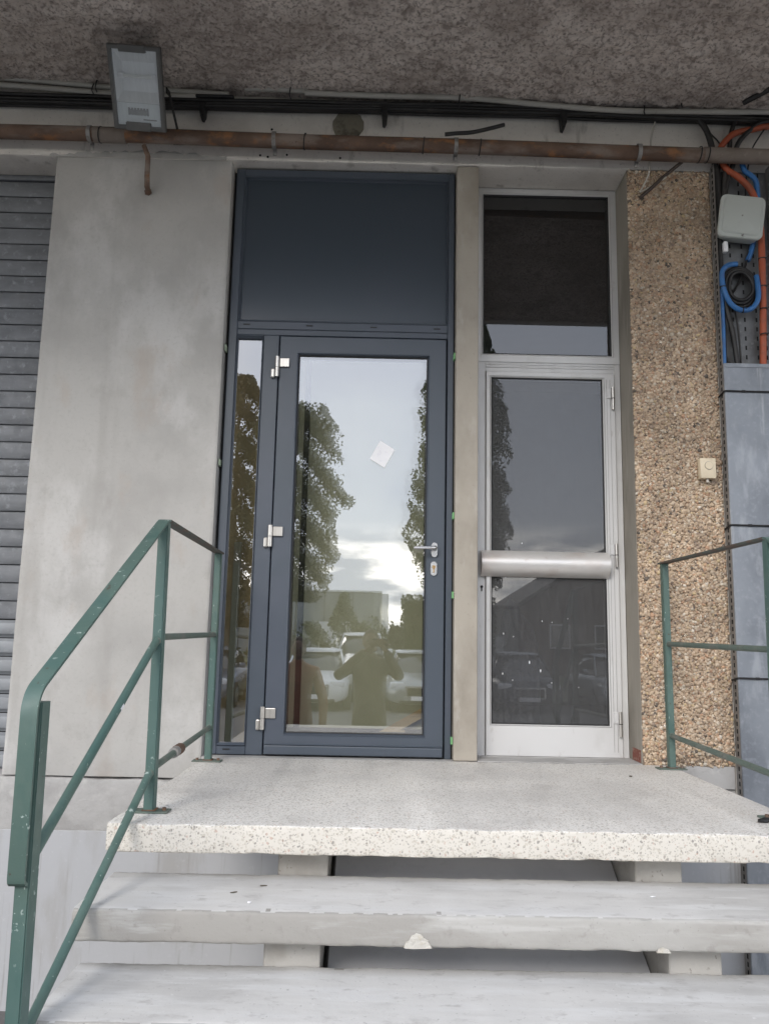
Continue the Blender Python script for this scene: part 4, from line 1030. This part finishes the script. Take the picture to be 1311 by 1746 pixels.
# junction box: tilted, hung by its cables
jb = thing('junction_box', (1.783, -.09, 2.73), 'pale grey plastic junction box hanging askew in the cable tray', 'junction box')
def tilt(bm_, c, an, yaw=0):
    R_ = Matrix.Rotation(an, 3, 'Y') @ Matrix.Rotation(yaw, 3, 'Z')
    for v_ in bm_.verts: v_.co = R_ @ (v_.co - c) + c
    return bm_
c0 = Vector((1.783, -.09, 2.729))
TA = math.radians(8.5)
def tb(bm_): return tilt(bm_, c0, TA, math.radians(-6))
def rrect(hw_, hz_, rad, n=6):
    pts = []
    for (sx, sz, a0) in ((1, 1, 0), (-1, 1, 90), (-1, -1, 180), (1, -1, 270)):
        for k in range(n + 1):
            a = math.radians(a0 + 90 * k / n); pts.append((c0.x + sx * (hw_ - rad) + rad * math.cos(a), c0.z + sz * (hz_ - rad) + rad * math.sin(a)))
    return pts
def rstack(levels):
    b = BM(); prev = None
    for (hw_, hz_, rad, y) in levels:
        vs = [b.verts.new((p[0], y, p[1])) for p in rrect(hw_, hz_, rad)]
        if prev:
            for k in range(len(vs)): b.faces.new((prev[k], prev[(k + 1) % len(vs)], vs[(k + 1) % len(vs)], vs[k]))
        else: b.faces.new(vs)
        prev = vs
    b.faces.new(prev); return b
obj('box', tb(rstack([(.100, .106, .03, -.020), (.106, .112, .03, -.080)])), 'box_pvc', jb, smooth=40)
obj('lid', tb(rstack([(.111, .117, .032, -.0805), (.112, .118, .032, -.090), (.108, .114, .030, -.096), (.094, .100, .022, -.0965), (.090, .096, .02, -.102), (.086, .092, .018, -.104)])), 'box_pvc', jb, smooth=40)
for (dx, dz) in ((0, 0), (.012, -.105)):
    b = BM(); tube(b, [(c0.x + dx, -.1065, c0.z + dz), (c0.x + dx, -.095, c0.z + dz)], .0045, 8); obj('screw', tb(b), 'galv', jb)
obj('gland', boxb(1.700, 1.722, -.06, -.03, 2.555, 2.612, .004), 'paper', jb)
wb = thing('wall_bracket', (2.0, -.02, 2.52), 'small white plastic bracket on the wall right of the orange tube', 'bracket')
obj('plate', boxb(1.975, 2.05, -.03, .003, 2.475, 2.545, .004), 'paper', wb)
# door bell
bl = thing('door_bell', (1.578, -.02, 1.42), 'cream plastic bell push on the pebble pillar', 'bell push')
obj('case', boxb(1.540, 1.619, -.040, .0, 1.372, 1.475, .006, 2), 'bell', bl, smooth=40)
b = BM(); tube(b, [(1.582, -.0445, 1.436), (1.582, -.039, 1.436)], .019, 20); obj('button', b, 'bell', bl)
b = BM(); rings_ = tube(b, [(1.582, -.0412, 1.436), (1.582, -.0395, 1.436)], .0215, 20); obj('button_ring', b, 'mullion', bl)
obj('cable_stub', tubeb([(1.58, -.02, 1.374), (1.58, -.02, 1.355)], .007, 8), 'white_wire', bl)

# ================================================================== FLOODLIGHT
fl = thing('floodlight', (-1.25, -.1, 3.1), 'grey rectangular floodlight tilted outwards below the soffit', 'floodlight')
TL, TR, BL, BR = Vector((-1.370, -.50, 3.307)), Vector((-1.115, -.50, 3.283)), Vector((-1.382, -.25, 3.028)), Vector((-1.132, -.25, 3.019))
cF = (TL + TR + BL + BR) / 4
ux = ((TR - TL) + (BR - BL)).normalized(); uz = ((TL - BL) + (TR - BR)); uz = (uz - ux * uz.dot(ux)).normalized(); uy = uz.cross(ux)   # uy points back into the wall
wF, hF = .253, ((TL - BL).length + (TR - BR).length) / 2
def fbx(x0, x1, z0, z1, d0, d1, bev=.003):
    b = boxb(x0, x1, d0, d1, z0, z1, bev)
    return floc(b)
def floc(b):
    for v_ in b.verts: q = v_.co.copy(); v_.co = cF + ux * q.x + uy * q.y + uz * q.z
    return b
hw, hh = wF / 2, hF / 2
b = BM(); rings(b, [(-hw * .8, hw * .8, -hh * .8, hh * .8, .10), (-hw, hw, -hh, hh, .03), (-hw, hw, -hh, hh, .0), (-hw + .006, hw - .006, -hh + .006, hh - .006, -.006), (-hw + .018, hw - .018, -hh + .018, hh - .018, -.006), (-hw + .020, hw - .020, -hh + .020, hh - .020, .006)], cap_first=True)
obj('housing', floc(b), 'flood_body', fl)
b = BM(); rings(b, [(-hw + .021, hw - .021, -hh * .34, hh - .021, .010), (-hw + .045, hw - .045, -hh * .10, hh * .60, .055), ], cap_last=True)
obj('reflector', floc(b), 'reflector', fl)
obj('gear_plate', fbx(-hw + .021, hw - .021, -hh + .021, -hh * .345, .008, .012, .001), 'gearplate', fl)
b = BM(); box(b, -.05, .045, .0065, .0078, -hh * .62, -hh * .50)
for k in range(7): box(b, -.052 + k * .015, -.042 + k * .015, .0060, .0079, -hh * .64, -hh * .46)
box(b, .02, .085, .0060, .0079, -hh * .75, -hh * .72)
obj('printed_rating_marks', floc(b), 'flood_body', fl)
b = BM(); tube(b, [(-.07, .035, hh * .27), (.07, .035, hh * .27)], .008, 10); obj('lamp_tube', floc(b), 'quartz', fl)
for sx in (-1, 1):
    obj('lamp_holder', fbx(sx * .082 - .012, sx * .082 + .012, hh * .20, hh * .34, .022, .05), 'paper', fl)
vs = [cF + ux * a + uy * -.001 + uz * c_ for a, c_ in ((-hw + .019, -hh + .019), (hw - .019, -hh + .019), (hw - .019, hh - .019), (-hw + .019, hh - .019))]
obj('front_glass', (vs, [[0, 1, 2, 3]]), 'glass_flood', fl)
obj('clip', fbx(-hw * .52, hw * .45, -hh - .002, -hh + .036, -.011, .02), 'flood_body', fl)
obj('clip', fbx(-hw * .55, hw * .45, hh - .030, hh + .002, -.011, .02), 'flood_body', fl)
b = BM(); fbar(b, [cF + ux * (hw + .004) + uy * .05, cF + ux * (hw + .010) + uy * .08 + uz * -.02, Vector((-1.115, -.12, 3.135)), Vector((-1.118, -.02, 3.115))], .03, .004, Vector((0, 0, 1)))
obj('bracket', b, 'black', fl)
b = BM(); fbar(b, [cF - ux * (hw + .004) + uy * .05, cF - ux * (hw + .010) + uy * .08, Vector((-1.40, -.13, 3.15)), Vector((-1.395, -.02, 3.125))], .03, .004, Vector((0, 0, 1)))
obj('bracket', b, 'black', fl)
obj('bracket_foot', boxb(-1.16, -1.10, -.07, -.006, 3.105, 3.14, .003), 'black', fl)
obj('supply_cable', tubeb([cF + uy * .09, Vector((-1.30, -.16, 3.16)), Vector((-1.33, -.10, 3.22)), Vector((-1.30, -.06, 3.30))], .006, 8, smoothpath=6), 'black_cable', fl, smooth=60)

# ================================================================== WHAT THE GLASS REFLECTS: the car park behind the camera
def leaves(n, prof_r, z0, z1, cx, cy, size, cols, gap=.0, seed=1, lobes=9, flat=.0, amp=.30):
    rg = np.random.default_rng(seed)
    zz = rg.uniform(z0, z1, n * 3); tt = (zz - z0) / (z1 - z0)
    rmax = np.interp(tt, np.linspace(0, 1, len(prof_r)), prof_r)
    an = rg.uniform(0, 2 * np.pi, n * 3); q = np.sqrt(rg.uniform(.05, 1.0, n * 3))
    # clumped outline: radius modulated by low-frequency lobes over angle and height
    ph = rg.uniform(0, 6.28, (6, 3))
    mod = sum(np.sin(an * (k + 1) + zz * (1.3 + .9 * k) + ph[k, 0]) * np.cos(zz * (.8 + .7 * k) + ph[k, 1]) / (k + 1.5) for k in range(6))
    rr = rmax * q * (1 + amp * mod)
    X = cx + rr * np.cos(an); Y = cy + rr * np.sin(an)
    dens = np.sin(X * 2.9 + ph[0, 2]) * np.sin(zz * 2.3 + ph[1, 2]) * np.sin(Y * 2.7 + ph[2, 2]) + .5 * np.sin(X * 6 + zz * 5)
    keep = np.argsort(-(dens + rg.normal(0, .55, n * 3)))[:n]
    keep = keep[rg.random(len(keep)) > gap]
    X, Y, zz, dens = X[keep], Y[keep], zz[keep], dens[keep]; n = len(X)
    a = rg.normal(0, 1, (n, 3)); a /= np.linalg.norm(a, axis=1)[:, None]
    b_ = rg.normal(0, 1, (n, 3)); b_ -= a * (a * b_).sum(1)[:, None]; b_ /= np.linalg.norm(b_, axis=1)[:, None]
    s = size * rg.uniform(.6, 1.4, (n, 1))
    P = np.stack([X, Y, zz], 1)
    V = np.stack([P - a * s, P - b_ * s * .6, P + a * s, P + b_ * s * .6], 1).reshape(-1, 3)
    F = np.arange(n * 4).reshape(-1, 4)
    pal = np.array(cols); c = pal[rg.integers(0, len(pal), n)] * rg.uniform(.7, 1.25, (n, 1))
    return V, F, np.repeat(c, 4, 0)
def crown(parent, name, *a, **k):
    V, F, c = leaves(*a, **k)
    o = obj(name, (V, F), 'poplar', parent)
    ca = o.data.color_attributes.new('col', 'FLOAT_COLOR', 'POINT')
    ca.data.foreach_set('color', np.hstack([c, np.ones((len(c), 1))]).ravel()); return o
GREEN = [(.05, .075, .03), (.04, .06, .025), (.065, .09, .035), (.035, .05, .025)]
OLIVE = [(.075, .08, .03), (.06, .065, .028), (.09, .085, .035), (.05, .06, .03)]
BROWN = [(.10, .075, .03), (.12, .085, .03), (.075, .06, .03), (.085, .08, .035)]
PALE = [(.10, .13, .05), (.12, .15, .065), (.085, .11, .045), (.14, .16, .08)]
def tree(x, y, prof_r, z0, z1, n, size, cols, label, seed, trunk_r=.16, lean=0, amp=.3):
    t = thing('poplar_tree', (x, y, GZ), label, 'tree', 'trees along the car park')
    b = BM()
    tube(b, [(x, y, GZ), (x + lean * .3, y, GZ + 2.5), (x + lean * .6, y, (z0 + z1) / 2), (x + lean, y, z1 - .6)], [trunk_r * 1.4, trunk_r, trunk_r * .6, .02], 9, smoothpath=4)
    rg = random.Random(seed)
    for k in range(26):
        zz = z0 + (z1 - z0) * (k + .5) / 28; a = rg.uniform(0, 6.28); ln = np.interp((zz - z0) / (z1 - z0), np.linspace(0, 1, len(prof_r)), prof_r) * .8
        tube(b, [(x, y, zz - .4), (x + ln * .5 * math.cos(a), y + ln * .5 * math.sin(a), zz + .2), (x + ln * math.cos(a), y + ln * math.sin(a), zz + .9)], [.06, .035, .012], 5)
    obj('trunk', b, 'bark', t)
    crown(t, 'crown', n, prof_r, z0, z1, x, y, size, cols, seed=seed, amp=amp)
tree(2.92, -25, [.9, 1.6, 2.0, 1.85, 1.6, 1.6, 1.4, 1.1, .8, .3], 1.6, 14.6, 80000, .055, GREEN, 'dark green columnar poplar reflected between the two doors', 11, amp=.16)
tree(-3.15, -25, [.9, 1.5, 2.0, 2.15, 1.9, 1.8, 1.6, .9], 1.9, 9.0, 52000, .052, OLIVE, 'lower olive tree reflected at the left of the door glass', 12)
tree(-5.4, -26, [.8, 1.6, 2.0, 2.0, 1.8, 1.4, .5], 1.0, 10.4, 40000, .055, BROWN, 'browning tree reflected in the narrow sidelight', 13)
tree(-9.6, -26, [.8, 1.8, 2.1, 1.8, 1.5, .4], 1.4, 11.5, 7000, .11, GREEN, 'green poplar farthest left along the car park, beyond the browning one', 14)
tree(15.5, -27, [.8, 1.8, 2.1, 1.8, 1.5, .4], 1.4, 12.5, 7000, .11, OLIVE, 'olive poplar farthest right along the car park, beyond the dark columnar one', 15)
def shrub(x, y, rad, top, cols, label, seed, n=2600):
    t = thing('shrub', (x, y, GZ), label, 'shrub', 'shrubs behind the parked cars')
    obj('stem', tubeb([(x, y, GZ), (x, y, top - .5)], [.05, .02], 6), 'bark', t)
    crown(t, 'foliage', n, [rad * .8, rad, rad * .9, rad * .6, rad * .2], GZ + .1, top, x, y, .075, cols, seed=seed)
shrub(-4.3, -30, 1.3, 1.1, PALE, 'pale low shrub behind the leftmost silver car', 21)
shrub(-2.7, -30, 1.2, 1.35, PALE, 'pale rounded shrub left of the tall pointed one', 22)
shrub(-1.35, -30, .85, 2.55, PALE, 'tall pointed pale green shrub before the grey warehouse', 23, 4000)
shrub(-.25, -30, 1.1, 1.6, PALE, 'pale shrub right of the tall pointed one', 24)
shrub(.75, -30, .9, 1.2, OLIVE, 'small olive shrub beside the dark hedge block', 25)
t = thing('hedge', (2.8, -27.5, GZ), 'dark clipped hedge block below the columnar poplar', 'hedge')
obj('core', boxb(1.0, 4.4, -28.2, -27.2, GZ, 2.15, .15, 2), 'verge', t)
V, F_, c = leaves(9000, [1, 1], GZ, 2.35, 0, 0, .07, GREEN, seed=26)
rg = np.random.default_rng(5); k4 = len(V) // 4
ctr = np.stack([rg.uniform(.9, 4.5, k4), rg.uniform(-28.3, -27.05, k4), rg.uniform(GZ, 2.35, k4)], 1)
V = V - V.reshape(-1, 4, 3).mean(1).repeat(4, 0) + ctr.repeat(4, 0)
o = obj('foliage', (V, F_), 'poplar', t)
ca = o.data.color_attributes.new('col', 'FLOAT_COLOR', 'POINT'); ca.data.foreach_set('color', np.hstack([c, np.ones((len(c), 1))]).ravel())
# buildings across the car park
wh = thing('warehouse', (-12, -85, GZ), 'flat-roofed grey warehouse reflected behind the shrubs', 'warehouse')
obj('wall', boxb(-26, .42, -100, -75, GZ, 5.25, .02), 'ware', wh)
obj('lit_end_panel', boxb(.425, 1.05, -100, -75.1, GZ, 5.18, .02), 'ware_white', wh)
obj('roof_trim', boxb(-26.1, .43, -75.3, -74.9, 5.26, 5.42), 'ware_white', wh)
for k in range(9):
    obj('panel_joint', boxb(-24 + k * 2.7, -23.94 + k * 2.7, -74.99, -74.95, GZ, 5.2), 'rooftile', wh)
for k in range(4): obj('loading_door', boxb(-22 + k * 5.5, -19 + k * 5.5, -74.98, -74.9, GZ, 2.4), 'ware_white', wh)
bn = thing('barn', (12, -48, GZ), 'brown gabled building reflected at the right of the old door', 'building')
b = BM(); prism(b, [(7.75, GZ), (7.75, 2.65), (12.2, 5.5), (16.6, 2.65), (16.6, GZ)], 'y', -56, -40)
obj('wall', b, 'barn', bn)
for (xa, za, xb_, zb_) in ((7.5, 2.62, 12.2, 5.63), (12.2, 5.63, 16.85, 2.62)):
    b = BM(); prism(b, [(xa, za), (xb_, zb_), (xb_, zb_ + .18), (xa, za + .18)], 'y', -56.4, -39.7); obj('roof', b, 'rooftile', bn)
for xw in (9.2, 11.6, 14.0):
    wf = obj('window', boxb(xw, xw + 1.1, -40.0, -39.93, .4, 1.7), 'ware_white', bn)
    obj('pane', boxb(xw + .08, xw + 1.02, -39.93, -39.91, .48, 1.62), 'carglass', wf)
sd = thing('shed', (6.6, -44, GZ), 'pale low shed beside the brown gabled building', 'shed')
obj('wall', boxb(5.4, 7.7, -47, -41, GZ, 2.5), 'shed', sd); obj('roof', boxb(5.2, 7.72, -47.2, -40.8, 2.51, 2.68, .02), 'rooftile', sd)
obj('door', boxb(5.9, 6.9, -40.99, -40.93, GZ, 1.0), 'ware_white', sd)
t = thing('tree_line', (4, -120, GZ), 'distant dark line of trees on the horizon', 'tree line'); t['kind'] = 'stuff'
V, F_, c = leaves(9000, [1, 1], GZ, 4.2, 0, 0, .4, GREEN, seed=31)
k4 = len(V) // 4; cx_ = rg.uniform(-90, 90, k4)
ctr = np.stack([cx_, rg.uniform(-124, -118, k4), GZ + rg.uniform(0, 1, k4) * (3.4 + 1.5 * np.sin(cx_ * .5) + 1.2 * np.sin(cx_ * 1.3))], 1)
V = V - V.reshape(-1, 4, 3).mean(1).repeat(4, 0) + ctr.repeat(4, 0)
o = obj('foliage', (V, F_), 'poplar', t); o['kind'] = 'stuff'
ca = o.data.color_attributes.new('col', 'FLOAT_COLOR', 'POINT'); ca.data.foreach_set('color', np.hstack([c, np.ones((len(c), 1))]).ravel())

# cars: nose towards the doors (+y)
def loft(stations):
    """stations: (y, half width, z bottom, z top, corner) -> closed smooth body"""
    b = BM(); prev = None; N_ = 16
    for (y, hw_, zb, zt_, k_) in stations:
        ring = []
        for i in range(N_):
            a = 2 * math.pi * (i + .5) / N_
            ca_, sa = math.cos(a), math.sin(a)
            e = 2 / k_
            ring.append(b.verts.new((hw_ * math.copysign(abs(ca_) ** e, ca_), y, (zb + zt_) / 2 + (zt_ - zb) / 2 * math.copysign(abs(sa) ** e, sa))))
        if prev:
            for i in range(N_): b.faces.new((prev[i], prev[(i + 1) % N_], ring[(i + 1) % N_], ring[i]))
        else: b.faces.new(ring)
        prev = ring
    b.faces.new(prev); return b
def car(x, y, paint, label, sc_=1.0, tall=1.0):
    t = thing('parked_car', (x, y, GZ), label, 'car', 'cars parked facing the building')
    def at(b):
        for v_ in b.verts: v_.co = Vector((x + v_.co.x * sc_, y + v_.co.y * sc_, GZ + v_.co.z * sc_ * (tall if v_.co.z > .9 else 1)))
        return b
    body = obj('body', at(loft([(0, .62, .28, .62, 3), (-.06, .78, .20, .70, 3.4), (-.25, .85, .19, .80, 4), (-.9, .88, .18, .93, 4), (-1.3, .89, .18, .97, 4), (-2.6, .89, .18, .98, 4), (-3.6, .87, .19, .98, 4), (-3.95, .80, .24, .90, 3.4), (-4.05, .68, .35, .78, 3)])), paint, t, smooth=50)
    obj('cabin', at(loft([(-1.02, .72, .88, .94, 3), (-1.3, .72, .85, 1.10, 3.2), (-1.75, .66, .85, 1.40, 3.4), (-2.4, .65, .85, 1.47, 3.6), (-3.2, .64, .85, 1.43, 3.4), (-3.8, .62, .85, 1.02, 3)])), 'carglass', t, smooth=50)
    obj('roof', at(loft([(-1.70, .50, 1.385, 1.41, 3), (-1.85, .60, 1.40, 1.445, 3), (-2.4, .61, 1.43, 1.49, 3), (-3.1, .60, 1.41, 1.465, 3), (-3.3, .52, 1.38, 1.41, 3)])), paint, t, smooth=50)
    for sx in (-1, 1):
        obj('pillar', at(tubeb([(sx * .73, -1.1, .92), (sx * .67, -1.42, 1.16), (sx * .59, -1.78, 1.43)], .03, 8)), paint, t, smooth=60)
        obj('headlight', at(boxb(sx * .60 - .17, sx * .60 + .17, -.17, -.03, .58, .73, .04, 2)), 'lamp', t, smooth=40)
        obj('mirror', at(boxb(sx * .93 - .08, sx * .93 + .08, -1.42, -1.30, .95, 1.08, .04, 2)), paint, t, smooth=40)
        for yw in (-.82, -3.3):
            wl = obj('wheel', at(tubeb([(sx * .72, yw, .31), (sx * .90, yw, .31)], .31, 20)), 'tyre', t, smooth=40)
            obj('rim', at(tubeb([(sx * .895, yw, .31), (sx * .91, yw, .31)], .20, 16)), 'car_silver', wl, smooth=40)
    obj('grille', at(boxb(-.36, .36, -.05, .015, .40, .60, .03, 2)), 'tyre', t)
    obj('grille_surround', at(rings(BM(), [(-.40, .40, .36, .64, -.03), (-.40, .40, .36, .64, .012), (-.36, .36, .40, .60, .018)])), 'chrome', t)
    obj('number_plate', at(boxb(-.26, .26, .0, .025, .30, .40, .005)), 'paper', t)
    obj('bumper_intake', at(boxb(-.55, .55, -.06, .012, .22, .30, .02)), 'tyre', t)
car(-1.55, -16.0, 'car_white', 'white hatchback reflected left of the photographer')
car(1.08, -16.0, 'car_silver', 'silver car reflected right of the photographer')
car(3.75, -16.2, 'car_dark', 'dark car reflected at the left of the old door glass')
car(6.35, -16.0, 'car_silver', 'silver car reflected at the right of the old door glass')
car(-4.4, -16.1, 'car_blue', 'blue-grey car reflected low in the narrow sidelight')
car(-.55, -23.5, 'car_white', 'white van-like car in the second row behind the others', 1.08, 1.25)

# ------------------------------------------------------------------ people (seen only as reflections)
def skin_mesh(verts, edges, radii, sub=2):
    me = bpy.data.meshes.new('tmp'); me.from_pydata([tuple(v_) for v_ in verts], edges, [])
    o = bpy.data.objects.new('tmp', me); link(o)
    sm = o.modifiers.new('skin', 'SKIN'); sm.use_smooth_shade = True
    for i, rr in enumerate(radii):
        me.skin_vertices[0].data[i].radius = rr if isinstance(rr, tuple) else (rr, rr)
    me.skin_vertices[0].data[0].use_root = True
    ss = o.modifiers.new('sub', 'SUBSURF'); ss.levels = sub; ss.render_levels = sub
    dg = bpy.context.evaluated_depsgraph_get(); dg.update()
    m2 = bpy.data.meshes.new_from_object(o.evaluated_get(dg))
    b = BM(); b.from_mesh(m2)
    bpy.data.objects.remove(o, do_unlink=True); bpy.data.meshes.remove(m2)
    return b
def person(x, y, Hs, label, jacket, hands, elbows, look=0):
    """Hs: height; hands, elbows: offsets for (-1, +1) sides relative to (x, y, ground)"""
    t = thing('person', (x, y, GZ), label, 'person')
    k_ = Hs / 1.75
    W_ = lambda *p: Vector((x + p[0] * k_, y + p[1] * k_, GZ + p[2] * k_))
    V_ = [W_(0, 0, .95), W_(0, 0, 1.08), W_(0, .0, 1.25), W_(0, -.01, 1.42), W_(0, .0, 1.50), W_(0, .02, 1.56)]
    E_ = [(0, 1), (1, 2), (2, 3), (3, 4), (4, 5)]
    R_ = [(.165, .12), (.155, .115), (.175, .125), (.15, .105), (.062, .06), (.055, .055)]
    R_ = [(a * k_, b_ * k_) for a, b_ in R_]
    def add(p, par, rad): V_.append(p); E_.append((par, len(V_) - 1)); R_.append((rad * k_, rad * k_)); return len(V_) - 1
    for si, s_ in enumerate((-1, 1)):
        a = add(W_(s_ * .185, -.005, 1.41), 3, .072)
        e = add(Vector((x, y, GZ)) + Vector(elbows[si]), a, .055)
        w_ = add(Vector((x, y, GZ)) + Vector(hands[si]), e, .042)
        hpt = add(W_(s_ * .095, 0, .88), 0, .095)
        kn = add(W_(s_ * .105, .02, .50), hpt, .068)
        an = add(W_(s_ * .11, -.01, .10), kn, .045)
    b = skin_mesh(V_, E_, R_)
    body = obj('body', b, jacket, t, smooth=180)
    # the clothed body is one continuous surface; trousers start at the hips
    body.data.materials.append(MT['jeans'])
    for p in body.data.polygons:
        if p.center.z < .84 * k_: p.material_index = 1
    # head with face
    b = bmesh.new(); bmesh.ops.create_uvsphere(b, u_segments=24, v_segments=18, radius=1)
    hc = W_(0, .03, 1.645)
    for v_ in b.verts:
        q = v_.co.copy(); px_, py_, pz_ = q.x * .075, q.y * .095, q.z * .115
        if pz_ < 0: px_ *= 1 + pz_ * 1.8; py_ += .012 * (-pz_ / .115)
        if q.y > .6 and abs(q.x) < .25 and -.3 < q.z < .15: py_ += .022 * (1 - abs(q.x) / .25) * (1 - abs(q.z + .1) / .25 if abs(q.z + .1) < .25 else 0)
        v_.co = hc + Vector((px_, py_, pz_)) * k_
    head = obj('head', b, 'skin', t, smooth=180)
    b = bmesh.new(); bmesh.ops.create_uvsphere(b, u_segments=20, v_segments=14, radius=1)
    for v_ in b.verts:
        q = v_.co.copy(); v_.co = hc + Vector((q.x * .083, q.y * .100 - .018, max(q.z, -.45 + (.55 if q.y > .25 else 0)) * .118 + .014)) * k_
    obj('hair', b, 'hair', head, smooth=180)
    for s_ in (-1, 1):
        b = bmesh.new(); bmesh.ops.create_icosphere(b, subdivisions=2, radius=.011 * k_)
        for v_ in b.verts: v_.co += hc + Vector((s_ * .030, .083, .010)) * k_
        obj('eye', b, 'black', head, smooth=180)
        b = bmesh.new(); bmesh.ops.create_icosphere(b, subdivisions=2, radius=1)
        for v_ in b.verts: q = v_.co.copy(); v_.co = hc + Vector((s_ * .076 + q.x * .010, -.005 + q.y * .018, -.005 + q.z * .030)) * k_
        obj('ear', b, 'skin', head, smooth=180)
    obj('mouth', boxb(hc.x - .024 * k_, hc.x + .024 * k_, hc.y + .080 * k_, hc.y + .089 * k_, hc.z - .060 * k_, hc.z - .050 * k_, .003), 'brick', head)
    # hands: palm, four fingers of unequal length, thumb
    for si, s_ in enumerate((-1, 1)):
        w_ = Vector((x, y, GZ)) + Vector(hands[si]); e = Vector((x, y, GZ)) + Vector(elbows[si])
        d = (w_ - e).normalized()
        sd_ = d.cross(Vector((0, 1, 0))).normalized() if abs(d.y) < .9 else Vector((1, 0, 0))
        nn = d.cross(sd_).normalized()
        inward = Vector((-s_, 0, 0))
        V2 = [w_ - d * .03, w_ + d * .035, w_ + d * .075]; E2 = [(0, 1), (1, 2)]; R2 = [(.027, .022), (.036, .016), (.034, .014)]
        b = skin_mesh(V2, E2, R2, 1)
        for fi, ln in enumerate((.068, .078, .072, .056)):
            o_ = (fi - 1.5) * .018
            p0 = w_ + d * .062 + sd_ * o_; p1 = p0 + d * ln * .5 + nn * .006; p2 = p1 + d * ln * .28 + inward * .012 + nn * .004; p3 = p2 + d * ln * .1 + inward * .018
            tube(b, [p0, p1, p2, p3], [.0095, .0088, .0078, .006], 8)
        th = w_ + d * .02 + sd_ * (-.030)
        tube(b, [th, th - sd_ * .022 + d * .022, th - sd_ * .026 + d * .045 + inward * .012, th - sd_ * .02 + d * .060 + inward * .02], [.012, .011, .0095, .007], 8)
        obj('hand', b, 'skin', body, smooth=180)
    for s_ in (-1, 1):
        b = loft([(.19, .030, .0, .05, 2.6), (.15, .042, .0, .065, 3), (.05, .046, .0, .085, 3), (-.05, .040, .0, .11, 3), (-.10, .032, .0, .10, 2.6)])
        for v_ in b.verts: v_.co = W_(s_ * .11 + v_.co.x, v_.co.y, v_.co.z)
        obj('shoe', b, 'shoe', t, smooth=60)
    return t
# photographer: both hands raised to the phone
HZ = .542 - GZ
person(-.09, -4.30, 1.77, 'person in a dark olive jacket taking the photograph, reflected in the door glass', 'olive',
       ((.0 - .045, .235, HZ - .075), (.055 + .09, .235, HZ - .075)), ((-.345, .06, 1.31), (.31, .06, 1.31)))
ph = thing('phone', (-.03, -4.03, .54), 'smartphone held up by the photographer in the reflection', 'phone')
obj('case', boxb(-.075, .080, -4.040, -4.031, .505, .580, .004, 2), 'black', ph)
obj('lens', tubeb([(-.045, -4.031, .556), (-.045, -4.029, .556)], .009, 12), 'carglass', ph)
person(-.83, -4.45, 1.68, 'person in an orange work jacket standing beside the photographer, reflected in the door glass', 'orange_cloth',
       ((-.27, .05, .80), (.27, .05, .80)), ((-.27, -.03, 1.06), (.27, -.03, 1.06)))
